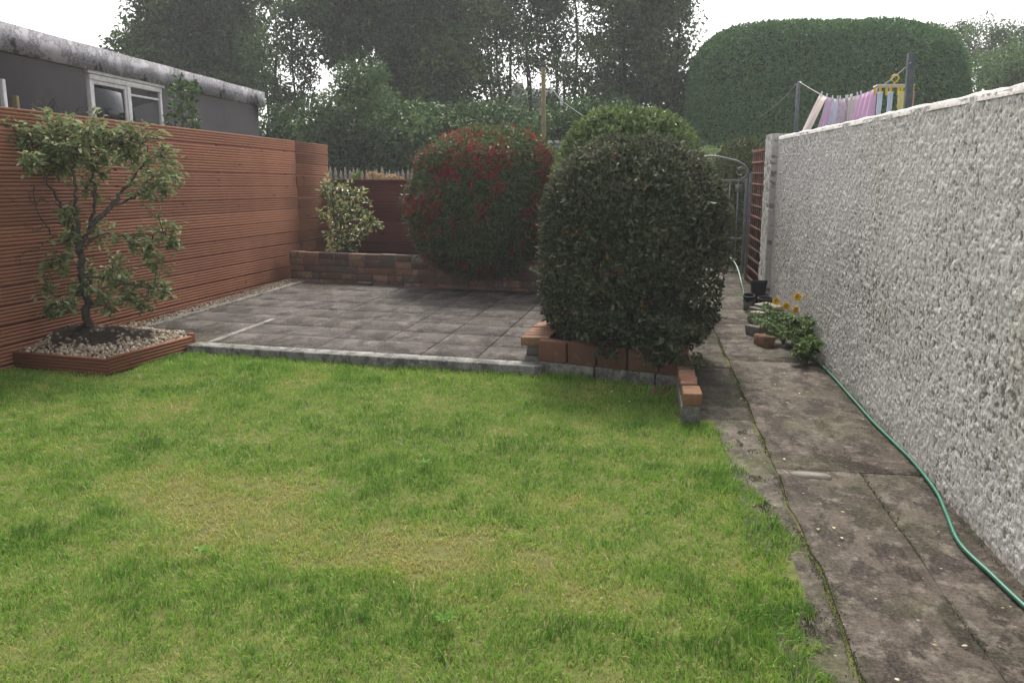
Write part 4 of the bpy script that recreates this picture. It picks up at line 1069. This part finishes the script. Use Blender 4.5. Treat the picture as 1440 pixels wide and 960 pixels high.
# thin dry twigs above the fence top
tw = thing('dry_twigs', 'thin dry twigs over the left fence beside the yellowish stake', 'twigs', (*D(50, 150, 8.3).to_2d(), 1.2)); mb = MB()
for k in range(16):
    px = random.uniform(28, 75); a = D(px, 165, 8.3); b = D(px + random.uniform(-16, 16), random.uniform(130, 148), 8.3 + random.uniform(-.1, .1)); mb.tube(spline([a, a.lerp(b, .5) + Vector((random.uniform(-.03, .03), 0, .02)), b], 4), .003, 4)
mb.build('twigs', M_bark, tw); mb = MB(); tw = thing('dry_twigs', 'thin dry twigs over the left fence directly below the shed window', 'twigs', (*D(107, 165, 8.6).to_2d(), 1.2))
for k in range(14):
    px = random.uniform(85, 130); a = D(px, 178, 8.6); b = D(px + random.uniform(-16, 16), random.uniform(142, 158), 8.6); mb.tube(spline([a, a.lerp(b, .5) + Vector((random.uniform(-.03, .03), 0, .02)), b], 4), .003, 4)
mb.build('twigs', M_bark, tw)

# ================================================================== BEHIND THE BACK FENCE
pf = thing('picket_fence', 'old grey pointed picket fence behind the low red fence', 'fence', (-4, 16, 0))
mb = MB(); x = D(455, 240, 16).x; xe = D(640, 240, 16).x
while x < xe:
    zt_ = D(530, 235, 16).z + random.uniform(-.05, .04) - (x - D(470, 240, 16).x) * .03; w = random.uniform(.05, .075); y = 16 + random.uniform(-.01, .01); l = random.uniform(-.02, .02)
    vs = [Vector((x - w / 2 + dx, y + dy, z)) for dy in (0, .018) for dx, z in ((0, .0), (w, .0), (w + l, zt_ - .1), (w / 2 + l, zt_), (l, zt_ - .1))]
    b = len(mb.v); mb.add(vs, [(0, 5, 6, 1), (1, 6, 7, 2), (2, 7, 8, 3), (3, 8, 9, 4), (4, 9, 5, 0)], tone=random.random()); mb.poly += [[b + i for i in range(5)], [b + 5 + i for i in (4, 3, 2, 1, 0)]]
    x += w + random.uniform(.008, .03)
board_obj(mb, 'pickets', M_gwood, pf)
for z in (.4, 1.1): m2 = MB(); m2.beam((D(455, 240, 16).x, 16.04, z), (xe, 16.04, z), .04, .07); m2.build('rail', M_gwood, pf)
hy = thing('hydrangea', 'hydrangea with dried tan flower heads behind the low red fence', 'shrub', (*D(540, 255, 14).to_2d(), 0))
mb = MB()
for px, py, r in ((524, 246, 7), (535, 249, 7), (551, 250, 7), (563, 252, 5), (544, 254, 5)):
    c = D(px, py + 2, 14); R = r / F * 14; d = rdir(130); P = np.array(c) + d * R * np.array([1, 1, .75])
    leafobj('flower_head', P, d + rng.normal(0, .3, d.shape), rdir(130), .03, .028, rng.random(130), M_dryflower, hy); mb.tube([Vector((c.x, c.y, 0)), c], .006, 5)
mb.build('stems', M_bark, hy)
P = np.array([D(503 + random.uniform(-3, 3), 252 + random.uniform(-2, 3), 14) for k in range(14)]); Dv = rng.normal(0, .4, (14, 3)); Dv[:, 2] += 1
leafobj('leaves', P, Dv, np.tile([0, -1., .2], (14, 1)), .13, .06, rng.uniform(.8, 1, 14), M_poppy_leaf, hy)
P = np.array([D(random.uniform(495, 600), random.uniform(254, 268), 14.2) for k in range(200)]); Dv = rdir(200); leafobj('foliage', P, Dv, rdir(200), .1, .06, rng.uniform(0, .5, 200), M_poppy_leaf, hy)

# garden pole with line
pp = D(764, 95, 15); pl = thing('washing_pole', 'slim pale wooden pole standing behind the fuchsia', 'pole', (pp.x, pp.y, 0))
mb = MB(); mb.tube([Vector((pp.x + .05, 15, 0)), Vector((pp.x + .02, 15, 1.8)), pp], [.042, .04, .036], 10); mb.build('pole', M_pole, pl, True)
mb = MB(); mb.tube([pp + Vector((0, 0, -.02)), pp + Vector((0, 0, .1))], .02, 6); mb.build('pole_tip', M_dpost, pl)
l0, l1 = D(768, 113, 15), D(818, 162, 13); mb = MB(); mb.tube([l0, D(789, 140, 14.2) - Vector((0, 0, .02)), l1, D(860, 190, 12)], .007, 5); tag(mb.build('slack_rope', M_ropeg), 'slack grey rope running down from the wooden pole towards the green bush', 'rope')
p = D(790, 143, 14.2); mb = MB(); mb.box(p, (.035, .02, .13)); tag(mb.build('rope_peg', M_whitep, None, bev=.006), 'pale clothes peg clipped on the slack rope by the wooden pole', 'peg')
# pale blue garden store
p = D(757, 206, 19); gs = thing('garden_store', 'pale blue garden store with a low roof half hidden behind the fuchsia', 'shed', (p.x, p.y, 0))
zr = D(757, 197, 19).z; mb = MB(); mb.box((p.x, 19.8, (zr - .1) / 2), (1.3, 1.4, zr - .1)); mb.build('wall', M_paleblue, gs)
mb = MB(); mb.box((p.x, 19.8, zr - .04), (1.5, 1.6, .06)); mb.build('roof', M_whitep, gs, bev=.01)
# house roof among the trees
p = D(737, 150, 44); hs = thing('distant_house', 'distant house with a dark slate roof glimpsed between the trees', 'house', (p.x, p.y, 0))
zr = D(737, 130, 44).z; ze = D(737, 152, 44).z; mb = MB(); mb.box((p.x, 47, ze / 2), (2.6, 5, ze)); mb.build('wall', M_house, hs)
mb = MB(); vs = [Vector((p.x + a, 47 + b, z)) for a, b, z in ((-1.4, -2.8, ze), (1.4, -2.8, ze), (1.4, 2.8, ze), (-1.4, 2.8, ze), (-1.3, 0, zr + .4), (1.3, 0, zr + .4))]
mb.add(vs, [(0, 1, 5, 4), (2, 3, 4, 5), (0, 3, 2, 1)], [(1, 2, 5), (3, 0, 4)]); hr = mb.build('roof', M_roofdark, hs)
mb = MB(); mb.box((p.x - .7, 47, zr + .3), (.5, .5, .8)); mb.build('chimney', M_house, hr)

# ---- small clipped hedge behind the gate, and yellow-green one
def hedge(name, label, c, R, n, L, W, mat, e=3.2, lump=.05, seed=0, hang=.0, tone0=.5, cat='hedge', depth=.16):
    t = thing(name, label, cat, (c[0], c[1], 0))
    P, N, k = shell(c, R, n, e, depth, lump, -.9, 3, seed); n = len(P)
    Dv = N * .6 + rng.normal(0, .5, (n, 3)); Dv[:, 2] -= hang
    leafobj('foliage', P, Dv, N + rng.normal(0, .4, (n, 3)), rng.uniform(L * .7, L * 1.25, n), rng.uniform(W * .7, W * 1.2, n), np.clip(rng.normal(tone0, .2, n) + .3 * (fbm(P[:, 0] + P[:, 1], P[:, 2] * .6, 1.2 / max(R), seed + 3, 3) - .5), 0, 1), mat, t)
    m = MB(); stt = []
    for kx in range(5):
        x = c[0] + R[0] * (kx - 2) * .35; m.tube(spline([(x, c[1], -.05), (x + random.uniform(-.1, .1), c[1], c[2]), (x + random.uniform(-.2, .2), c[1], c[2] + R[2] * .7)], 3), [.09 * R[2] / 2] * 3 + [.05 * R[2] / 2] * 3 + [.02 * R[2] / 2], 6)
    m.build('trunk', M_barkd, t)
    return t
c = D(1046, 218, 14.5); hedge('clipped_hedge', 'small rounded clipped hedge behind the metal gate', (c.x, 14.6, .95), (.42, 1.1, D(1046, 197, 14.5).z - .95), 16000, .05, .025, M_box, 3, .06, 4)
c = D(1078, 200, 13.4); hedge('clipped_hedge', 'low brownish clipped hedge top showing over the trellis', (c.x + .35, 13.6, .95), (.5, .9, D(1070, 196, 13).z - .95), 14000, .05, .025, M_box, 3, .06, 6, 0, .75)
c = D(1012, 215, 17); hedge('garden_shrub', 'yellow green shrub seen past the right side of the big bush', (c.x - .2, 17, .8), (.7, .8, D(1012, 209, 17).z - .8), 9000, .07, .035, M_laurel, 2.4, .1, 8, 0, .75, 'shrub')

# ---- the giant clipped conifer hedge
hc = ((D(976, 120, 24).x + D(1368, 120, 24).x) / 2, 25.8, 2.3)
HR = ((D(1368, 120, 24).x - D(976, 120, 24).x) / 2 * 1.03, 2.6, D(1170, 36, 25.4).z - 2.3)
bh_ = hedge('giant_clipped_hedge', 'huge smooth rounded conifer hedge behind the washing line', hc, HR, 190000, .12, .045, M_hedge, 4.3, .03, 9, .35, .62, 'hedge', .08)
# dense twiggy inside of the hedge
u_, v_ = np.meshgrid(np.linspace(0, 2 * PI, 48), np.linspace(-1.2, PI / 2, 24)); d = np.stack([np.cos(v_) * np.cos(u_), np.cos(v_) * np.sin(u_), np.sin(v_)], -1)
r = (np.abs(d) ** 4.3).sum(-1) ** (-1 / 4.3); V = d * r[..., None] * np.array(HR) * .9 + np.array(hc); ii = np.arange(48 * 24).reshape(24, 48)
q = np.stack([ii[:-1, :-1], ii[:-1, 1:], ii[1:, 1:], ii[1:, :-1]], -1).reshape(-1, 4); mk('inner_twigs', V.reshape(-1, 3), [q], M_barkd, bh_, None, True)

# ================================================================== WASHING LINE
q1, q2 = D(1282, 75, 12.2), D(1123, 116, 17)
def lineY(px):
    a, b, u = ray(px, 130); k = (q2.x - q1.x) / (q2.y - q1.y)
    return (q1.x - k * q1.y) / (a / b - k)
w1 = thing('washing_line_post', 'thick dark grey washing line post right of the hanging laundry', 'post', (q1.x, q1.y, 0))
mb = MB(); mb.beam((q1.x + .03, q1.y, 0), q1 + Vector((0, 0, .0)), .085, .085, (0, 1, 0)); mb.build('post', M_dpost, w1, bev=.006)
mb = MB(); mb.tube([q1 + Vector((-.03, -.04, -.12)), q1 + Vector((-.07, -.06, -.14)), q1 + Vector((-.06, -.06, -.18))], .006, 5); mb.build('hook', M_galv, w1)
w2 = thing('washing_line_post', 'slim dark grey washing line post left of the hanging laundry', 'post', (q2.x, q2.y, 0))
mb = MB(); mb.tube([(q2.x - .0, q2.y, 0), q2], .032, 10); mb.build('post', M_dpost, w2, True)
mb = MB(); mb.tube([q2, q2 + Vector((.06, -.05, 0))], .012, 5); mb.build('hook', M_galv, w2)
LP_ = [(1281, 88), (1262, 105), (1240, 121), (1220, 130), (1202, 136), (1185, 139.5), (1170, 139), (1156, 134), (1140, 125), (1125, 116)]
lp = [D(px, py, lineY(px)) for px, py in LP_]
mb = MB(); mb.tube(spline(lp, 5), .006, 5); tag(mb.build('washing_line', M_rope), 'sagging pale washing line strung between the two grey posts', 'washing line')
mb = MB(); mb.tube(spline([q2, D(1095, 145, 19), D(1068, 166, 21)], 5), .008, 5); tag(mb.build('second_washing_line', M_ropeg), 'grey line running left from the slim post against the giant hedge', 'washing line')
lx = np.array([p[0] for p in LP_][::-1]); lyy = np.array([p[1] for p in LP_][::-1])
def lpt(px): return D(px, float(np.interp(px, lx, lyy)), lineY(px))
def garment(px0, px1, length, mat, label, name, cat, drift=0, folds=3, amp=.03, flare=1.0, narrow=1.0):
    t = thing(name, label, cat, lpt((px0 + px1) / 2), 'laundry on the washing line')
    nu, nv = 22, 14; V = []
    for j in range(nv):
        f = j / (nv - 1)
        for i in range(nu):
            s = i / (nu - 1); s2 = .5 + (s - .5) * (1 + (flare - 1) * f) * narrow
            a = lpt(px0); b = lpt(px1); p = a.lerp(b, s2); p.z = lpt(px0 + (px1 - px0) * s).z - .008 - length * f
            dv = (b - a).normalized(); nv_ = Vector((dv.y, -dv.x, 0)).normalized()
            p = p + nv_ * amp * 1.4 * (.3 + f) * (math.sin(folds * 2 * PI * s + f * 1.3 + px0) + .5 * math.sin(folds * 4.3 * PI * s - f * 2 + px1)) + Vector((-drift * f, drift * .3 * f, 0))
            V.append(p)
    ii = np.arange(nu * nv).reshape(nv, nu); q = np.stack([ii[:-1, :-1], ii[1:, :-1], ii[1:, 1:], ii[:-1, 1:]], -1).reshape(-1, 4)
    o = mk('cloth', V, [q], mat, t, None, True); m = o.modifiers.new('thick', 'SOLIDIFY'); m.thickness = .004
    for px in (px0 + (px1 - px0) * .12, px0 + (px1 - px0) * .88):
        p = lpt(px); mb = MB(); mb.beam(p + Vector((0, 0, -.05)), p + Vector((random.uniform(-.02, .02), 0, .05)), .014, .02, (0, 1, 0)); mb.build('peg', M_whitep, t)
    return t
garment(1153, 1163, .95, cloth('peach_cloth', (.84, .74, .69)), 'cream peach cloth blown sideways, leftmost on the washing line', 'towel', 'laundry', .42, 1, .02, 1.1)
garment(1162, 1171, .75, cloth('lilac_cloth', (.80, .62, .78)), 'lilac pink top hanging between the peach cloth and the lavender blue one', 'shirt', 'laundry', .1, 2, .03)
garment(1171, 1180, .72, cloth('lavender_cloth', (.76, .75, .88)), 'lavender blue top hanging third from the left', 'shirt', 'laundry', .05, 2, .03)
garment(1180, 1191, .72, cloth('dusty_pink_cloth', (.76, .65, .74), (.62, .52, .64), 30), 'dusty pink speckled top on the washing line', 'shirt', 'laundry', .03, 2, .03)
garment(1191, 1196, .7, cloth('mauve_cloth', (.52, .45, .52), (.7, .62, .68), 20), 'narrow dark mauve garment beside the dusty pink one', 'shirt', 'laundry', .02, 1, .03)
garment(1196, 1208, .75, cloth('beige_pink_cloth', (.80, .72, .74)), 'beige pink garment left of the big bright pink one', 'shirt', 'laundry', .02, 2, .03)
garment(1208, 1235, .8, cloth('bright_pink_cloth', (.86, .60, .82)), 'wide bright pink sheet, largest piece on the washing line', 'pink_sheet', 'laundry', .08, 4, .035)
# yellow peg hanger with small socks
hg = lpt(1259); ht = thing('peg_hanger', 'yellow plastic peg hanger hooked on the washing line by the thick post', 'hanger', hg)
mb = MB(); hw = .22
ctr = D(1257, 121, lineY(1258)); mb.tube([hg + Vector((math.cos(a) * .045, 0, math.sin(a) * .045 - .03)) for a in np.linspace(-1.2, 4.0, 14)], .011, 6)
mb.tube([hg + Vector((0, 0, -.075)), ctr], .011, 6); mb.build('hook', M_yellow, ht, True)
mb = MB()
for dy in (-.14, .0, .14): mb.beam(ctr + Vector((-hw, dy, 0)), ctr + Vector((hw, dy, 0)), .014, .02)
for dx in (-hw, -.07, .07, hw): mb.beam(ctr + Vector((dx, -.15, 0)), ctr + Vector((dx, .15, 0)), .014, .02)
mb.build('frame', M_whitep, ht)
for k, (dx, dy) in enumerate([(-.2, -.14), (-.07, -.14), (.07, -.14), (.2, -.14), (-.2, .14), (-.05, .14), (.1, .14), (.2, .0)]):
    mb = MB(); p = ctr + Vector((dx, dy, 0)); mb.beam(p, p + Vector((0, 0, -.11)), .028, .02, (0, 1, 0)); mb.build('peg', M_yellow, ht, bev=.003)
def sock(dx, dy, L, mat, label, w=.06, name='sock'):
    p = ctr + Vector((dx, dy, -.085)); t = thing(name, label, 'laundry', p, 'small things on the peg hanger'); mb = MB()
    mb.tube(spline([p, p + Vector((0, 0, -L * .5)), p + Vector((0, 0, -L * .85)), p + Vector((.05, 0, -L)), p + Vector((.1, 0, -L - .01))], 5), list(np.interp(np.linspace(0, 1, 21), (0, .1, .6, .9, 1), (w * .6, w * .55, w * .5, w * .5, w * .25))), 10)
    mb.build('knit', mat, t, True)
cb = cloth('baby_blue_cloth', (.74, .79, .9)); cy_ = cloth('pale_yellow_cloth', (.85, .78, .4)); co_ = cloth('salmon_cloth', (.66, .42, .38))
sock(-.2, -.14, .34, cb, 'baby blue sock hanging at the left end of the peg hanger'); sock(-.07, -.14, .33, cb, 'baby blue sock hanging in the middle of the peg hanger')
sock(.07, -.14, .24, cy_, 'yellow sock hanging on the right half of the peg hanger', .085); sock(.2, -.14, .26, co_, 'salmon sock hanging at the right end of the peg hanger', .05)

# ================================================================== TREES
def tree(name, label, Y, lobes, foot_px, leafL, mat, dens=1.0, clump=.30, open_=.0, stems_=1, tone0=.5, barkmat=M_barkd, r0=.2, flat=.8, cat='tree', group=None, ratio=.5, per=170):
    leafL *= .72; clump *= 1.12; dens *= .55
    fx = D(foot_px, 235, Y).x
    t = thing(name, label, cat, (fx, Y, 0), group)
    mb = MB(); P = []; Dv = []; C = []
    feet = [Vector((fx + (k - (stems_ - 1) / 2) * .7, Y + random.uniform(-.3, .3), -.05)) for k in range(stems_)]
    for li, (px, py, r) in enumerate(lobes):
        c = D(px, py, Y + random.uniform(-.8, .8)); R = r / F * Y
        ft = min(feet, key=lambda f: abs(f.x - c.x) + random.uniform(0, 1)); s = Vector((ft.x * .75 + c.x * .25, Y, max(.5, c.z * .38)))
        b = spline([ft, s, s.lerp(c, .6) + Vector((random.uniform(-.2, .2), 0, .2)), c], 5); rr = np.linspace(.62 * r0 * (.75 if stems_ > 1 else 1) * random.uniform(.7, 1), .022, len(b))
        mb.tube(b, list(rr), 7)
        nc_ = max(5, int(dens * (R / .3) ** 2 * 2.3))
        for k in range(nc_):
            d = rdir(1)[0] * random.random() ** .42 * R; d[1] *= flat
            cc = c + Vector(d)
            if random.random() < open_: continue
            C.append(cc)
            if k % 5 == 0:
                st_ = b[random.randint(len(b) * 2 // 3, len(b) - 1)]; m = st_.lerp(cc, .5) + Vector((random.uniform(-.1, .1), 0, random.uniform(0, .15)))
                mb.tube([st_, m, cc], [.016, .010, .005], 4, cap=False)
    C = np.array(C); n = len(C) * per
    ci = np.repeat(C, per, 0); sg = clump * rng.uniform(.7, 1.3, (len(C), 1)).repeat(per, 0)
    off = rng.normal(0, 1, (n, 3)); ol = np.linalg.norm(off, axis=1, keepdims=True); off = off / ol * np.minimum(ol, 1.75 + .25 * rng.random((n, 1))) * sg * np.array([1, 1, .75]); P = ci + off
    Dv = off * .6 + rng.normal(0, .3, (n, 3)); Dv[:, 2] -= .15
    Nv = rng.normal(0, .4, (n, 3)) + off / sg * .75; Nv[:, 2] += .5
    ct = np.repeat(rng.normal(0, .27, len(C)), per)
    tone = np.clip(tone0 + ct + rng.normal(0, .16, n), 0, 1)
    leafobj('crown', P, Dv, Nv, rng.uniform(leafL * .7, leafL * 1.3, n), leafL * ratio * rng.uniform(.7, 1.2, n), tone, mat, t)
    mb.build('trunk', barkmat, t, True)
    return t
tree('dark_tree', 'broad dark tree behind the flat roofed shed at the left', 27, [(205, 62, 38), (255, 30, 55), (305, 60, 55), (235, 95, 45), (290, 115, 55), (335, 105, 40), (230, -25, 50), (300, -30, 55), (190, 92, 22), (340, 30, 38), (320, 155, 45), (265, 150, 40)], 285, .22, M_tree, 1.75, .27)
tree('feathery_tree', 'loose feathery tree with sky gaps between the dark tree and the tall middle tree', 25, [(392, 60, 36), (378, 112, 32), (412, 22, 40), (432, 92, 26), (395, 160, 34), (380, -20, 40), (420, 140, 30), (360, 70, 20)], 405, .16, M_tree2, 1.0, .25, .05, 2, .5, r0=.12)
tree('tall_dark_tree', 'tall dense dark tree in the middle of the skyline', 26, [(560, 30, 52), (590, 95, 62), (545, 120, 45), (620, 145, 55), (625, 40, 50), (580, -40, 60), (500, 20, 40), (480, 60, 36), (640, 95, 42), (560, 170, 50), (500, -30, 50), (455, 20, 30), (455, -25, 35)], 590, .21, M_tree, 1.8, .27, 0, 1, .42)
tree('light_green_tree', 'lower lighter green tree in front of the tall dark middle tree', 20, [(512, 105, 28), (497, 140, 36), (470, 165, 36), (530, 160, 40), (445, 190, 34), (545, 195, 40), (500, 195, 40), (570, 165, 22)], 500, .15, M_tree2, 1.7, .22, 0, 2, .62, r0=.1)
tree('lacy_tree', 'lacy many stemmed tree with bright sky showing through, right of the skyline middle', 28, [(700, 30, 46), (750, 10, 52), (800, 30, 50), (690, 85, 34), (740, 75, 40), (790, 90, 38), (830, 75, 38), (715, 130, 28), (770, 135, 26), (820, 130, 28), (720, -40, 60), (800, -40, 60), (660, 40, 34), (665, -20, 40)], 762, .16, M_tree2, .95, .26, .1, 4, .45, r0=.15)
tree('spreading_tree', 'spreading dark green tree left of the giant clipped hedge', 26, [(870, 30, 48), (920, 30, 46), (955, 25, 24), (880, 95, 46), (925, 105, 40), (955, 75, 22), (900, 150, 42), (945, 160, 34), (855, 135, 34), (880, -35, 55), (940, -25, 38), (962, 125, 20), (860, 180, 40), (965, 190, 24)], 905, .18, M_tree2, 1.6, .25, .05, 2, .42, r0=.16)
for i, (px, rz, lab) in enumerate(((600, 1, 'dark leafy shrub below the tall dark tree, above the picket fence'), (655, 1, 'rounded dark shrub right of the picket fence'), (705, 1, 'dark shrub under the lacy tree'), (800, 1, 'dark shrub right of the wooden pole'), (470, 1, 'dark shrub at the left end of the picket fence'), (395, 1, 'dark shrub behind the far end of the shed'), (850, 1, 'dark shrub behind the light green bush'), (545, 1, 'low dark shrub behind the middle of the picket fence'))):
    L_ = [(px - 25, 205, 34), (px + 20, 195, 36), (px, 225, 40), (px + 30, 228, 30), (px - 30, 235, 30)] + ([(px, 172, 26), (px - 22, 176, 22), (px + 24, 178, 24)] if i in (0, 1, 2, 3, 6) else [(px, 178, 22)])
    tree('dark_shrub', lab, 19 + (i * 1.37) % 3, L_, px, .15, M_tree if i % 2 else M_tree2, 1.5, .22, 0, 2, .36 + .04 * (i % 3), r0=.06, cat='shrub', group='dark shrubs behind the gardens')
tree('feathery_tree', 'far feathery tree behind the right end of the giant hedge', 36, [(1365, 58, 22), (1395, 55, 26), (1425, 75, 26), (1350, 48, 12), (1400, 92, 26), (1445, 60, 20)], 1395, .16, M_tree2, 1.5, .24, .15, 2, .5, r0=.12)
tree('leafy_tree', 'pale leafy tree at the right edge above the white wall', 30, [(1400, 105, 28), (1430, 98, 30), (1385, 120, 22), (1450, 110, 34), (1470, 90, 34), (1420, 130, 30)], 1425, .15, M_tree2, 1.0, .24, 0, 2, .75, r0=.12)

# ================================================================== CAMERA, LIGHT, WORLD
cam = bpy.data.cameras.new('camera'); co = bpy.data.objects.new('camera', cam); COL.objects.link(co)
cam.sensor_width = 36; cam.lens = 36 * F / 1440; cam.clip_start = .05; cam.clip_end = 600
co.location = (0, 0, H); co.rotation_euler = (PI / 2 - PIT, 0, YAW); sc.camera = co

SUN_EL, SUN_AZ = math.radians(50), math.radians(-5)     # azimuth from +Y, towards -X
d = Vector((math.sin(SUN_AZ) * math.cos(SUN_EL), math.cos(SUN_AZ) * math.cos(SUN_EL), math.sin(SUN_EL)))
sl = bpy.data.lights.new('sun', 'SUN'); sl.energy = 2.15; sl.angle = math.radians(11); sl.color = (1, .94, .85)
so = bpy.data.objects.new('sun', sl); COL.objects.link(so); so.rotation_euler = d.to_track_quat('Z', 'Y').to_euler(); so.location = (0, 20, 30)

w = bpy.data.worlds.new('World'); sc.world = w; w.use_nodes = True; nt = w.node_tree
bg = nt.nodes['Background']; sky = nt.nodes.new('ShaderNodeTexSky'); sky.sky_type = 'NISHITA'; sky.sun_disc = False
sky.sun_elevation = SUN_EL; sky.sun_rotation = SUN_AZ; sky.air_density = 1.0; sky.dust_density = 4.0; sky.ozone_density = 1.0
hs_ = nt.nodes.new('ShaderNodeHueSaturation'); hs_.inputs['Saturation'].default_value = .22
nt.links.new(sky.outputs[0], hs_.inputs['Color']); nt.links.new(hs_.outputs[0], bg.inputs['Color']); bg.inputs['Strength'].default_value = .145

GLARE_HAZE = .0018  # density of a thin volume added to imitate veiling lens glare
if GLARE_HAZE:
    k = NT('glare_haze_air'); k.t.nodes.remove(k.b); pv = k.n('ShaderNodeVolumePrincipled'); pv.inputs['Color'].default_value = (.95, .96, 1, 1); pv.inputs['Density'].default_value = GLARE_HAZE; pv.inputs['Anisotropy'].default_value = .3
    k.l(pv.outputs[0], k.out.inputs['Volume'])
    mb = MB(); mb.box((0, 110, 7), (340, 320, 18)); o = mb.build('glare_haze', k.m); tag(o, kind='stuff')

sc.view_settings.view_transform = 'Standard'; sc.view_settings.look = 'None'; sc.view_settings.gamma = 1; sc.view_settings.exposure = 1.06
cy = sc.cycles; cy.max_bounces = 6; cy.diffuse_bounces = 3; cy.glossy_bounces = 2; cy.transmission_bounces = 3; cy.transparent_max_bounces = 4; cy.volume_bounces = 0
cy.use_denoising = True; cy.caustics_reflective = False; cy.caustics_refractive = False
